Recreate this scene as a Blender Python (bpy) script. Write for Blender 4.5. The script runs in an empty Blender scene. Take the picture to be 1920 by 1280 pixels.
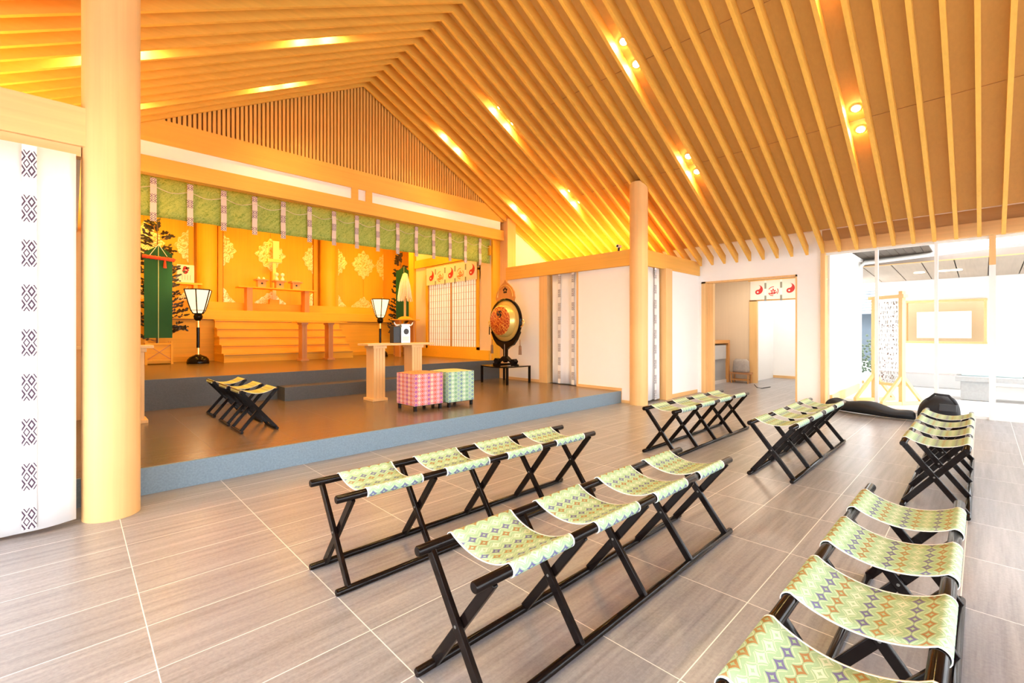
import bpy, math, random
from math import sin, cos, pi, sqrt, radians, atan2
from mathutils import Vector, Matrix
random.seed(7)
SC = bpy.context.scene
COL = SC.collection

# ------------------------------------------------------------------ camera
cam_d = bpy.data.cameras.new('camera')
cam = bpy.data.objects.new('camera', cam_d); COL.objects.link(cam)
cam.location = (0, 0, 1.3)
cam.rotation_euler = (radians(90), 0, radians(45.998 - 90))
cam_d.sensor_width = 36.0
cam_d.lens = 36.0 * 852.4 / 1920
cam_d.shift_y = -(640 - 622.95) / 1920
cam_d.clip_start = 0.05; cam_d.clip_end = 300
SC.camera = cam

# ------------------------------------------------------------------ world, exposure
w = bpy.data.worlds.new('daylight'); SC.world = w; w.use_nodes = True
bg = w.node_tree.nodes['Background']
bg.inputs['Color'].default_value = (0.93, 0.96, 1.0, 1)
bg.inputs['Strength'].default_value = 6.0
SC.view_settings.view_transform = 'Standard'
SC.view_settings.look = 'None'
SC.view_settings.gamma = 1.0
SC.view_settings.use_curve_mapping = False
SC.view_settings.exposure = 0.48
SPOT_W = 30.0
COVE_W = 62.0
ALTAR_W = 30.0
WARM = (1.0, 0.64, 0.14)
sd = bpy.data.lights.new('sun', 'SUN'); sd.energy = 2.5; sd.angle = radians(3); sd.color = (1, .96, .9)
so = bpy.data.objects.new('sun', sd); COL.objects.link(so); so.rotation_euler = (radians(38), radians(-12), radians(20))

# ------------------------------------------------------------------ node helpers
class NT:
    def __init__(s, name):
        s.m = bpy.data.materials.new(name); s.m.use_nodes = True
        s.t = s.m.node_tree; s.n = s.t.nodes; s.b = s.n['Principled BSDF']
    def new(s, k, **kw):
        x = s.n.new(k)
        for a, v in kw.items(): setattr(x, a, v)
        return x
    def lk(s, a, b): s.t.links.new(a, b)
    def math(s, op, a, b=None, c=None):
        x = s.n.new('ShaderNodeMath'); x.operation = op
        for i, v in enumerate((a, b, c)):
            if v is None: continue
            if isinstance(v, (int, float)): x.inputs[i].default_value = v
            else: s.lk(v, x.inputs[i])
        return x.outputs[0]
    def mix(s, f, a, b):
        x = s.n.new('ShaderNodeMix'); x.data_type = 'RGBA'
        for sock, v in ((x.inputs[0], f), (x.inputs[6], a), (x.inputs[7], b)):
            if isinstance(v, (int, float)): sock.default_value = v
            elif isinstance(v, tuple): sock.default_value = (*v, 1) if len(v) == 3 else v
            else: s.lk(v, sock)
        return x.outputs[2]
    def coord(s, kind='Object', scale=(1, 1, 1), loc=(0, 0, 0)):
        tc = s.new('ShaderNodeTexCoord'); mp = s.new('ShaderNodeMapping')
        mp.inputs['Scale'].default_value = scale; mp.inputs['Location'].default_value = loc
        if kind == 'World':
            g = s.new('ShaderNodeNewGeometry'); s.lk(g.outputs['Position'], mp.inputs['Vector'])
        else: s.lk(tc.outputs[kind], mp.inputs['Vector'])
        return mp.outputs[0]
    def noise(s, vec, scale=5, detail=3, rough=.5):
        x = s.new('ShaderNodeTexNoise'); x.inputs['Scale'].default_value = scale
        x.inputs['Detail'].default_value = detail; x.inputs['Roughness'].default_value = rough
        s.lk(vec, x.inputs['Vector']); return x.outputs['Fac']
    def xyz(s, vec):
        x = s.new('ShaderNodeSeparateXYZ'); s.lk(vec, x.inputs[0]); return x.outputs
    def set(s, **kw):
        for k, v in kw.items():
            k = {'color': 'Base Color', 'rough': 'Roughness', 'metal': 'Metallic', 'coat': 'Coat Weight',
                 'spec': 'Specular IOR Level', 'alpha': 'Alpha', 'trans': 'Transmission Weight',
                 'ec': 'Emission Color', 'es': 'Emission Strength'}.get(k, k)
            i = s.b.inputs[k]
            if isinstance(v, (int, float)): i.default_value = v
            elif isinstance(v, tuple): i.default_value = (*v, 1)
            else: s.lk(v, i)
        return s
    def bump(s, h, strength=.2, dist=.01):
        x = s.new('ShaderNodeBump'); x.inputs['Strength'].default_value = strength
        x.inputs['Distance'].default_value = dist; s.lk(h, x.inputs['Height']); s.lk(x.outputs[0], s.b.inputs['Normal'])

def plain(name, col, rough=.6, var=.04, scale=8, **kw):
    t = NT(name); n = t.noise(t.coord(), scale, 3)
    a = tuple(max(0, c * (1 - var)) for c in col); b = tuple(min(1, c * (1 + var)) for c in col)
    t.set(color=t.mix(n, a, b), rough=rough, **kw); return t.m

def wood(name, col, axis='x', rough=.45, var=.10, coords='World', grain=30):
    t = NT(name); sc = {'x': (.6, grain, grain), 'y': (grain, .6, grain), 'z': (grain, grain, .6)}[axis]
    v = t.coord(coords, sc); n = t.noise(v, 1.0, 4, .6)
    v2 = t.coord(coords, (1.3, 1.3, 1.3)); n2 = t.noise(v2, 1.2, 1)
    f = t.math('ADD', t.math('MULTIPLY', n, .6), t.math('MULTIPLY', n2, .4))
    a = tuple(c * (1 - var) for c in col); b = tuple(min(1, c * (1 + var)) for c in col)
    cr = t.new('ShaderNodeMapRange'); cr.inputs[1].default_value = .3; cr.inputs[2].default_value = .7
    t.lk(f, cr.inputs[0])
    t.set(color=t.mix(cr.outputs[0], a, b), rough=rough, spec=.35); return t.m

HINOKI = (.84, .51, .215)
M = {}
M['wood_x'] = wood('hinoki_along_x', HINOKI, 'x')
M['wood_y'] = wood('hinoki_along_y', HINOKI, 'y')
M['wood_z'] = wood('hinoki_upright', HINOKI, 'z')
M['beam'] = wood('beam_timber', (.86, .45, .085), 'x')
M['beam_y'] = wood('beam_timber_y', (.86, .45, .085), 'y')
M['rafter'] = wood('rafter_wood', (.87, .465, .08), 'x', .5)
M['lattice'] = wood('lattice_wood', (.82, .44, .11), 'z', .55)
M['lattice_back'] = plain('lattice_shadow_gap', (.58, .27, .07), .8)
M['altar_wood'] = wood('altar_wood', (.90, .46, .03), 'x', .55)
M['altar_wood_z'] = wood('altar_wood_upright', (.90, .46, .03), 'z', .55)
M['altar_dark'] = wood('altar_wood_joint_and_painted_shadow', (.45, .20, .05), 'x', .5)  # dark joints and seams, also the painted shadow lines under nosings
M['red_wood'] = wood('reddish_wood', (.60, .27, .08), 'z', .4)
M['white'] = plain('white_plaster', (.95, .93, .905), .8, .012)
M['pale_panel'] = plain('pale_plaster_altar', (.80, .62, .42), .7, .02)
M['lacquer'] = plain('black_lacquer', (.007, .004, .0035), .16, .1, coat=.04, spec=.16)
M['black'] = plain('black_paint', (.018, .018, .02), .4)
M['blackcloth'] = plain('black_nylon', (.012, .012, .015), .75, .3, 20)
M['gold'] = plain('gold_fitting', (.95, .68, .22), .28, .05, metal=.85)
M['brass'] = plain('polished_brass', (.92, .68, .20), .25, .05, metal=.45)
M['greystone'] = plain('grey_stone', (.38, .38, .38), .7, .15, 30)
M['steel'] = plain('silver_metal', (.52, .56, .58), .35, .08, metal=.5)
M['bolt'] = plain('dark_bolt', (.12, .11, .10), .4)
M['whiteplastic'] = plain('white_plastic', (.85, .85, .83), .4)
M['ceramic'] = plain('white_ceramic', (.88, .84, .78), .2)
M['paper'] = plain('white_paper', (.88, .86, .82), .8, .02)
M['hemp'] = plain('white_hemp', (.93, .88, .80), .8, .06, 30)
M['green_silk'] = plain('green_silk', (.004, .095, .022), .7, .15, 3)
M['green_line'] = plain('pale_green_cord', (.55, .62, .30), .6)
M['red_cord'] = plain('red_cord', (.70, .06, .02), .6, .25, 60)
M['leaf'] = plain('dark_leaf', (.035, .028, .012), .35, .5, 12)
M['bark'] = plain('bark', (.16, .07, .035), .7, .2, 20)
M['cord'] = plain('white_cord', (.85, .82, .60), .7)
M['plank_dark'] = wood('dark_soffit_wood', (.10, .075, .055), 'x', .6)
M['plank_mid'] = wood('weathered_soffit_wood', (.44, .35, .27), 'x', .6)
M['concrete'] = plain('pale_paving', (.62, .62, .62), .8, .06, 4)
M['offwhite'] = plain('exterior_render', (.82, .80, .76), .8, .02)
M['bluegrey'] = plain('distant_grey', (.07, .09, .11), .8, .3, 3)
M['shrub'] = plain('shrub_green', (.07, .10, .06), .8, .5, 20)
M['greycloth'] = plain('grey_wrap', (.42, .36, .32), .7, .25, 25)
M['cabinet'] = plain('grey_laminate', (.36, .36, .37), .35, .03)
M['pebble'] = plain('pale_pebble', (.62, .56, .54), .7, .4, 60)

def translucent(name, col):
    t = NT(name); o = t.n['Material Output']; n = t.noise(t.coord(), 6, 2)
    c = t.mix(n, col, tuple(x*.97 for x in col)); tr = t.new('ShaderNodeBsdfTranslucent'); t.lk(c, tr.inputs[0]); t.set(color=c, rough=.9)
    mx = t.new('ShaderNodeMixShader'); mx.inputs[0].default_value = .35; t.lk(t.b.outputs[0], mx.inputs[1]); t.lk(tr.outputs[0], mx.inputs[2]); t.lk(mx.outputs[0], o.inputs['Surface'])
    return t.m
M['shoji'] = translucent('shoji_paper', (.90, .78, .68))

def emis(name, col, s):
    t = NT(name); n = t.noise(t.coord(), 3)
    t.set(color=col, ec=t.mix(n, col, tuple(min(1, c * 1.02) for c in col)), es=s, rough=.5); return t.m
M['lampface'] = emis('downlight_glow', (1, .88, .55), 170)
M['lantern_paper'] = emis('lit_lantern_paper', (1, .82, .52), .82)

def glass():
    t = NT('window_glass'); o = t.n['Material Output']
    tr = t.new('ShaderNodeBsdfTransparent'); gl = t.new('ShaderNodeBsdfGlossy'); gl.inputs['Roughness'].default_value = .02
    lw = t.new('ShaderNodeLayerWeight'); lw.inputs[0].default_value = .12
    mx = t.new('ShaderNodeMixShader'); f = t.math('MULTIPLY', lw.outputs['Fresnel'], .6)
    t.lk(f, mx.inputs[0]); t.lk(tr.outputs[0], mx.inputs[1]); t.lk(gl.outputs[0], mx.inputs[2]); t.lk(mx.outputs[0], o.inputs['Surface'])
    tr.inputs[0].default_value = (.97, .98, .98, 1); return t.m
M['glass'] = glass()

def tiles(name, x0, px, y0, py, base, rough=.42, grout=(.82, .78, .76), gw=.0045):
    t = NT(name); v = t.coord('World'); X, Y, Z = t.xyz(v)
    ux = t.math('DIVIDE', t.math('SUBTRACT', X, x0), px); uy = t.math('DIVIDE', t.math('SUBTRACT', Y, y0), py)
    def line(u, p):
        f = t.math('FRACT', u); d = t.math('MINIMUM', f, t.math('SUBTRACT', 1.0, f))
        return t.math('LESS_THAN', d, gw / 2 / p)
    g = t.math('MAXIMUM', line(ux, px), line(uy, py))
    cb = t.new('ShaderNodeCombineXYZ'); t.lk(t.math('FLOOR', ux), cb.inputs[0]); t.lk(t.math('FLOOR', uy), cb.inputs[1])
    wn = t.new('ShaderNodeTexWhiteNoise'); wn.noise_dimensions = '3D'; t.lk(cb.outputs[0], wn.inputs['Vector'])
    va = t.new('ShaderNodeVectorMath'); va.operation = 'MULTIPLY_ADD'
    va.inputs[1].default_value = (1.2, 26, 1); t.lk(v, va.inputs[0])
    vs = t.new('ShaderNodeVectorMath'); vs.operation = 'SCALE'; vs.inputs[3].default_value = 17
    t.lk(wn.outputs['Color'], vs.inputs[0]); t.lk(vs.outputs[0], va.inputs[2])
    n = t.noise(va.outputs[0], 1.0, 5, .65)
    n2 = t.noise(t.coord('World', (60, 60, 60)), 1.0, 2, .7)
    f = t.math('ADD', t.math('MULTIPLY', n, .7), t.math('MULTIPLY', n2, .3))
    mr = t.new('ShaderNodeMapRange'); mr.inputs[1].default_value = .34; mr.inputs[2].default_value = .66; t.lk(f, mr.inputs[0])
    c = t.mix(mr.outputs[0], tuple(x * .66 for x in base), tuple(x * 1.26 for x in base))
    c = t.mix(t.math('MULTIPLY', wn.outputs['Value'], .22), c, tuple(x * .8 for x in base))
    t.set(color=t.mix(g, c, grout), rough=rough, spec=.5)
    t.bump(t.math('SUBTRACT', mr.outputs[0], t.math('MULTIPLY', g, 2)), .12, .002)
    return t.m
M['floor'] = tiles('grey_floor_tile', .235, .70, .787, .3563, (.31, .295, .312), .28)
M['platform'] = tiles('platform_tile', .235, .70, 4.70, .60, (.165, .11, .08), .24, (.22, .18, .16), .003)
M['riser'] = plain('blue_grey_riser_stone', (.18, .26, .34), .5, .35, 70)

M['riser_shade'] = plain('riser_stone_painted_shade', (.075, .08, .085), .5, .35, 70)  # same riser stone, with the shade near the altar put into its colour

def star(t, a, b, r0, r1):
    s = t.math('ADD', t.math('POWER', t.math('ABSOLUTE', a), .72), t.math('POWER', t.math('ABSOLUTE', b), .72))
    return t.math('MULTIPLY', t.math('GREATER_THAN', s, r0), t.math('LESS_THAN', s, r1)), s

def brocade(name, base, cols, pu=.062, pv=.037, size=1.0):
    """woven cloth: rows of small open four-pointed stars whose colour changes from row to row (UV in metres)"""
    t = NT(name); u, v, _ = t.xyz(t.coord('UV'))
    row = t.math('FLOOR', t.math('DIVIDE', v, pv)); fv = t.math('SUBTRACT', t.math('FRACT', t.math('DIVIDE', v, pv)), .5)
    uu = t.math('ADD', t.math('DIVIDE', u, pu), t.math('MULTIPLY', t.math('MODULO', row, 2), .5))
    fu = t.math('SUBTRACT', t.math('FRACT', uu), .5)
    m, s = star(t, fu, t.math('MULTIPLY', fv, .85), .28, .56)
    tiny, _ = star(t, t.math('SUBTRACT', t.math('FRACT', t.math('ADD', uu, .5)), .5), fv, -1, .12)
    lat = t.math('LESS_THAN', t.math('ABSOLUTE', t.math('SUBTRACT', s, .74)), .05)
    n = t.noise(t.coord('UV', (1, 1, 1)), 260, 2, .7)
    c = t.mix(n, tuple(x * .86 for x in base), tuple(min(1, x * 1.12) for x in base))
    c = t.mix(t.math('MULTIPLY', lat, .55), c, (.62, .72, .52))
    k = t.math('FLOORED_MODULO', row, len(cols)) if hasattr(bpy.types, 'XX') else t.math('MODULO', t.math('ADD', row, 60), len(cols))
    mm = t.math('MAXIMUM', m, tiny)
    for i, cc in enumerate(cols):
        sel = t.math('COMPARE', k, float(i), .3)
        c = t.mix(t.math('MULTIPLY', t.math('MULTIPLY', sel, mm), .8), c, cc)
    t.set(color=c, rough=.75, spec=.2); t.bump(n, .15, .001)
    return t.m
GRN = (.34, .50, .31)
M['brocade'] = brocade('green_brocade', GRN, [(.10, .05, .28), (.66, .72, .60), (.36, .13, .03), (.12, .07, .30), (.64, .70, .56), (.38, .16, .03)])
M['brocade_gold'] = brocade('olive_gold_brocade', (.52, .50, .12), [(.16, .10, .16), (.70, .62, .25), (.35, .20, .04)])
M['brocade_pink'] = brocade('pink_brocade', (.66, .22, .24), [(.22, .03, .38), (.92, .84, .62), (.70, .10, .02), (.86, .55, .70)], .060, .052)
M['brocade_mint'] = brocade('mint_brocade', (.36, .54, .36), [(.04, .06, .32), (.82, .86, .74), (.10, .28, .16), (.28, .34, .58)], .060, .052)
M['brocade_orange'] = brocade('orange_brocade', (.80, .25, .07), [(.62, .12, .06), (.85, .45, .20)], .05, .045)
M['brocade_yellow'] = brocade('yellow_brocade', (.66, .58, .25), [(.40, .30, .10), (.80, .76, .45)], .05, .045)
M['hemtape'] = plain('white_hem_tape', (.86, .86, .84), .7, .02)

def valance_mat():
    t = NT('green_damask'); v = t.coord('Object')
    vo = t.new('ShaderNodeTexVoronoi'); vo.feature = 'DISTANCE_TO_EDGE'; vo.inputs['Scale'].default_value = 17
    n = t.noise(v, 9, 3, .6); va = t.new('ShaderNodeVectorMath'); va.operation = 'ADD'
    cb = t.new('ShaderNodeCombineXYZ'); t.lk(n, cb.inputs[0]); t.lk(n, cb.inputs[2]); t.lk(v, va.inputs[0]); t.lk(cb.outputs[0], va.inputs[1])
    t.lk(va.outputs[0], vo.inputs['Vector'])
    mr = t.new('ShaderNodeMapRange'); mr.inputs[1].default_value = .0; mr.inputs[2].default_value = .28; t.lk(vo.outputs[0], mr.inputs[0])
    t.set(color=t.mix(mr.outputs[0], (.52, .62, .13), (.24, .38, .045)), rough=.6); return t.m
M['valance'] = valance_mat()

def band_mat(name, pitch, block, ink=(.07, .035, .07), paper=(.84, .80, .78), du=.5, dv=3.0, w=.1):
    """white tape with woven blocks of small open lozenges; u 0..1 across, v metres along"""
    t = NT(name); u, v, _ = t.xyz(t.coord('UV'))
    f = t.math('MULTIPLY', t.math('FRACT', t.math('DIVIDE', v, pitch)), pitch)
    inb = t.math('LESS_THAN', f, block)
    a = t.math('SUBTRACT', t.math('FRACT', t.math('ADD', t.math('MULTIPLY', u, 1 / du), .5)), .5)
    b = t.math('SUBTRACT', t.math('FRACT', t.math('MULTIPLY', f, dv / block)), .5)
    s = t.math('ADD', t.math('ABSOLUTE', a), t.math('ABSOLUTE', b))
    r1 = t.math('LESS_THAN', t.math('ABSOLUTE', t.math('SUBTRACT', s, .32)), .10)
    a2 = t.math('SUBTRACT', t.math('FRACT', t.math('ADD', a, 1.0)), .5); b2 = t.math('SUBTRACT', t.math('FRACT', t.math('ADD', b, 1.0)), .5)
    s2 = t.math('ADD', t.math('ABSOLUTE', a2), t.math('ABSOLUTE', b2))
    r2 = t.math('LESS_THAN', t.math('ABSOLUTE', t.math('SUBTRACT', s2, .30)), .07)
    k = t.math('MULTIPLY', inb, t.math('MAXIMUM', r1, r2))
    c = t.mix(t.math('MULTIPLY', inb, .03), paper, ink)
    t.set(color=t.mix(k, c, ink), rough=.8); return t.m
M['band'] = band_mat('curtain_band_lozenges', .284, .17, du=.66, dv=2.0)
M['band_small'] = band_mat('valance_band_lozenges', .26, .125, (.17, .10, .16), (.84, .74, .66), 1.0, 2.0)

def curtain_mat():
    t = NT('white_curtain'); n = t.noise(t.coord('World', (3, 3, .5)), 2)
    t.set(color=t.mix(n, (.84, .83, .85), (.90, .89, .90)), rough=.9)
    return t.m
M['curtain'] = curtain_mat()

def ornament_mat():
    t = NT('gilt_openwork'); v = t.coord('Object')
    n = t.noise(v, 7, 2); va = t.new('ShaderNodeVectorMath'); va.operation = 'ADD'
    cb = t.new('ShaderNodeCombineXYZ')
    for i in (0, 2): t.lk(t.math('MULTIPLY', n, .25), cb.inputs[i])
    t.lk(v, va.inputs[0]); t.lk(cb.outputs[0], va.inputs[1])
    vo = t.new('ShaderNodeTexVoronoi'); vo.feature = 'SMOOTH_F1'; vo.inputs['Scale'].default_value = 11; t.lk(va.outputs[0], vo.inputs['Vector'])
    w_ = t.math('SINE', t.math('MULTIPLY', vo.outputs['Distance'], 26))
    m = t.math('GREATER_THAN', w_, .35)
    t.set(color=t.mix(m, (.96, .88, .50), (.88, .55, .14)), rough=.35, metal=t.math('MULTIPLY', t.math('SUBTRACT', 1, m), .25)); t.bump(w_, .3, .005)
    return t.m
M['ornament'] = ornament_mat()

def drumface_mat():
    t = NT('painted_drum_skin'); v = t.coord('Object')
    n = t.noise(v, 6, 3); va = t.new('ShaderNodeVectorMath'); va.operation = 'ADD'
    cb = t.new('ShaderNodeCombineXYZ'); t.lk(t.math('MULTIPLY', n, .3), cb.inputs[1]); t.lk(t.math('MULTIPLY', n, .3), cb.inputs[2])
    t.lk(v, va.inputs[0]); t.lk(cb.outputs[0], va.inputs[1])
    vo = t.new('ShaderNodeTexVoronoi'); vo.feature = 'DISTANCE_TO_EDGE'; vo.inputs['Scale'].default_value = 14; t.lk(va.outputs[0], vo.inputs['Vector'])
    m = t.math('LESS_THAN', vo.outputs[0], .055)
    c = t.mix(t.noise(v, 12, 2), (.24, .012, .004), (.62, .09, .01))
    c = t.mix(m, c, (.85, .40, .07))
    t.set(color=c, rough=.4); return t.m
M['drumface'] = drumface_mat()
M['drumwood'] = wood('drum_flame_board', (.62, .26, .07), 'z', .4)

# ------------------------------------------------------------------ mesh builder
class MB:
    def __init__(s): s.v = []; s.f = []; s.uv = []; s.mi = []; s.sm = []
    def add(s, vs, fs, uv=None, mi=0, smooth=False):
        o = len(s.v); s.v += [tuple(p) for p in vs]
        for k, f in enumerate(fs):
            s.f.append(tuple(i + o for i in f)); s.mi.append(mi); s.sm.append(smooth)
            s.uv.append([uv[i] for i in f] if uv else None)
        return s
    def box(s, a, b, mi=0):
        x0, y0, z0 = a; x1, y1, z1 = b
        return s.add([(x0,y0,z0),(x1,y0,z0),(x1,y1,z0),(x0,y1,z0),(x0,y0,z1),(x1,y0,z1),(x1,y1,z1),(x0,y1,z1)],
                     [(3,2,1,0),(4,5,6,7),(0,1,5,4),(1,2,6,5),(2,3,7,6),(3,0,4,7)], mi=mi)
    def bar(s, p, q, wu, wv, up=(0, 0, 1), mi=0):
        p = Vector(p); q = Vector(q); d = (q - p).normalized(); u = Vector(up)
        a = d.cross(u)
        if a.length < 1e-4: a = d.cross(Vector((1, 0, 0)))
        a.normalize(); b = a.cross(d)
        a *= wu / 2; b *= wv / 2
        vs = [p-a-b, p+a-b, p+a+b, p-a+b, q-a-b, q+a-b, q+a+b, q-a+b]
        return s.add(vs, [(3,2,1,0),(4,5,6,7),(0,1,5,4),(1,2,6,5),(2,3,7,6),(3,0,4,7)], mi=mi)
    def tube(s, pts, r, n=12, cap=True, mi=0, smooth=True):
        pts = [Vector(p) for p in pts]; rs = r if isinstance(r, (list, tuple)) else [r] * len(pts)
        vs = []; pa = None
        for i, p in enumerate(pts):
            d = ((pts[i+1] - p) if i == 0 else (p - pts[i-1]) if i == len(pts)-1 else (pts[i+1] - pts[i-1])).normalized()
            if pa is None:
                u = Vector((0, 0, 1)) if abs(d.z) < .9 else Vector((1, 0, 0)); a = d.cross(u).normalized()
            else: a = (pa - d * pa.dot(d)).normalized()
            b = d.cross(a); pa = a
            for k in range(n):
                t = 2 * pi * k / n; vs.append(p + (a * cos(t) + b * sin(t)) * rs[i])
        fs = []
        for i in range(len(pts) - 1):
            for k in range(n):
                k2 = (k + 1) % n; fs.append((i*n+k, i*n+k2, (i+1)*n+k2, (i+1)*n+k))
        s.add(vs, fs, mi=mi, smooth=smooth)
        if cap:
            s.add(vs[:n], [tuple(range(n))[::-1]], mi=mi); s.add(vs[-n:], [tuple(range(n))], mi=mi)
        return s
    def lathe(s, prof, c=(0, 0, 0), n=32, mi=0, smooth=True, rot=None, ax='z'):
        vs = []
        for r, z in prof:
            for k in range(n):
                t = 2 * pi * k / n + (rot or 0)
                p = {'z': (r*cos(t), r*sin(t), z), 'x': (z, r*cos(t), r*sin(t)), 'y': (r*sin(t), z, r*cos(t))}[ax]
                vs.append((c[0]+p[0], c[1]+p[1], c[2]+p[2]))
        fs = [(i*n+k, i*n+(k+1)%n, (i+1)*n+(k+1)%n, (i+1)*n+k) for i in range(len(prof)-1) for k in range(n)]
        s.add(vs, fs, mi=mi, smooth=smooth)
        for j, rev in ((0, True), (len(prof)-1, False)):
            if prof[j][0] > 1e-4 and prof[0] != prof[-1]:
                idx = list(range(n)); s.add([vs[j*n+k] for k in range(n)], [tuple(idx[::-1] if rev else idx)], mi=mi)
        return s
    def prism(s, pts2, a0, a1, plane='xz', mi=0, smooth=False):
        """outline pts2 in a plane, extruded between a0 and a1 along the plane's normal axis"""
        def P(u, v, a): return {'xz': (u, a, v), 'yz': (a, u, v), 'xy': (u, v, a)}[plane]
        n = len(pts2); vs = [P(u, v, a0) for u, v in pts2] + [P(u, v, a1) for u, v in pts2]
        fs = [tuple(range(n))[::-1], tuple(range(n, 2*n))]
        s.add(vs, fs, mi=mi)
        s.add(vs, [(i, (i+1) % n, n+(i+1) % n, n+i) for i in range(n)], mi=mi, smooth=smooth)
        return s
    def build(s, name, mats, parent=None, loc=None, bevel=0, weld=False):
        me = bpy.data.meshes.new(name); me.from_pydata(s.v, [], s.f)
        if not isinstance(mats, (list, tuple)): mats = [mats]
        for m in mats: me.materials.append(m)
        for p, mi, sm in zip(me.polygons, s.mi, s.sm): p.material_index = mi; p.use_smooth = sm
        if any(u is not None for u in s.uv):
            L = me.uv_layers.new(name='UVMap'); i = 0
            for p, u in zip(me.polygons, s.uv):
                for k, li in enumerate(p.loop_indices):
                    L.data[li].uv = u[k] if u else (0, 0)
        import bmesh
        bm = bmesh.new(); bm.from_mesh(me); bmesh.ops.recalc_face_normals(bm, faces=bm.faces); bm.to_mesh(me); bm.free()
        me.update(); o = bpy.data.objects.new(name, me); COL.objects.link(o)
        if parent: o.parent = parent
        if loc: o.location = loc
        if bevel:
            b = o.modifiers.new('bevel', 'BEVEL'); b.width = bevel; b.segments = 2; b.limit_method = 'ANGLE'; b.angle_limit = radians(40)
        return o

def tag(o, label, cat, group=None, kind=None):
    o['label'] = label; o['category'] = cat
    if group: o['group'] = group
    if kind: o['kind'] = kind
    return o
def thing(name, label, cat, loc=(0, 0, 0), rz=0, group=None):
    o = bpy.data.objects.new(name, None); COL.objects.link(o); o.location = loc; o.rotation_euler = (0, 0, rz)
    return tag(o, label, cat, group)
def struct(o): o['kind'] = 'structure'; return o
def copy_tree(o, parent=None):
    c = o.copy(); COL.objects.link(c)
    if parent: c.parent = parent
    for ch in list(o.children): copy_tree(ch, c)
    return c

XC = 3.80                      # centre line of the hall
XL, XR = .17, 7.33             # column lines
XE, XW = 9.78, -2.18           # outer walls
YF, YG = 4.31, 7.86            # column row, gable plane
Z1, Z2 = .215, .645            # low platform, altar floor
SL = .527
def roof(x, z0): return z0 - SL * abs(x - XC)

# ------------------------------------------------------------------ floor and platforms
struct(MB().box((XW-.3, -4.2, -.12), (9.93, 8.0, 0)).box((9.93, 1.95, -.12), (13.1, 6.0, 0)).box((13.1, 2.3, -.12), (14.7, 6.0, 0)).build('floor', M['floor']))
pf = struct(MB().box((XL-.85, 4.68, 0), (XR+.005, 8.1, Z1)).build('floor_platform', M['platform']))
MB().box((XL-.85, 4.655, 0), (XR-.02, 4.68, Z1-.001)).build('platform_riser', M['riser'], pf)
af = struct(MB().box((-.2, 8.02, Z1), (8.3, 13.6, Z2)).build('floor_altar', M['platform']))
MB().box((-.2, 7.995, Z1), (7.31, 8.02, Z2-.001)).build('altar_riser', M['riser_shade'], af)
ms = struct(MB().box((2.42, 7.66, Z1), (5.18, 7.995, .43)).build('floor_step', M['platform']))
MB().box((2.40, 7.635, Z1), (5.20, 7.66, .429)).box((2.40, 7.66, Z1), (2.42, 7.994, .429)).box((5.18, 7.66, Z1), (5.20, 7.994, .429)).build('step_riser', M['riser_shade'], ms)

# ------------------------------------------------------------------ roof: boards, joint lines and single rafters
ce = MB()
for sgn in (-1, 1):
    xe = XC + sgn * 5.45
    vs = []
    for x in (XC, xe):
        for y in (-4.2, YG + .1):
            vs += [(x, y, roof(x, 5.935)), (x, y, roof(x, 5.935) + .06)]
    ce.add(vs, [(0,2,6,4),(1,5,7,3),(0,1,3,2),(4,6,7,5),(0,4,5,1),(2,3,7,6)])
    for x in (XC + sgn*1.78, XC + sgn*3.55):
        ce.box((x-.004, -4.2, roof(x, 5.935)-.004), (x+.004, YG, roof(x, 5.935)+.006), 1)
    ce.box((min(xe, xe+sgn*.02), -4.2, roof(xe, 5.935)-.012), (max(xe, xe+sgn*.02), YG, roof(xe, 5.935)+.05), 2)
    ce.box((min(xe, xe+sgn*.9), -4.2, 3.30), (max(xe, xe+sgn*.9), YG+.1, 3.38))
ceil = struct(ce.build('ceiling', [wood('ceiling_board', (.66, .35, .085), 'x', .6, .06), M['altar_dark'], plain('edge_bead', (.8, .62, .5), .5)]))
def rafter_mesh(sgn):
    m = MB(); xe = XC + sgn * 5.8; xt = XC + sgn * 5.43
    prof = [(XC, roof(XC, 5.94)), (xt, roof(xt, 5.935)), (xe, roof(xe, 5.76) + .17), (xe, roof(xe, 5.76)), (XC, 5.76)]
    m.prism(prof, -.0225, .0225, 'xz'); return m
for sgn in (1, -1):
    r0 = None
    n0 = -12 if sgn > 0 else 6
    for k in range(n0, 33):
        y = .035 + .2425 * k
        if r0 is None: r0 = rafter_mesh(sgn).build('rafter', M['rafter'], ceil, (0, y, 0)); continue
        c = r0.copy(); COL.objects.link(c); c.parent = ceil; c.location = (0, y, 0)
for k in range(-12, 6):        # overhead, behind the picture's top edge
    c = r0.copy(); COL.objects.link(c); c.parent = ceil; c.location = (0, .035 + .2425 * k, 0)
struct(MB().box((XW-.3, -4.3, 5.99), (XE+.4, 8.4, 6.05)).build('ceiling_roof_deck', M['plank_mid']))

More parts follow.
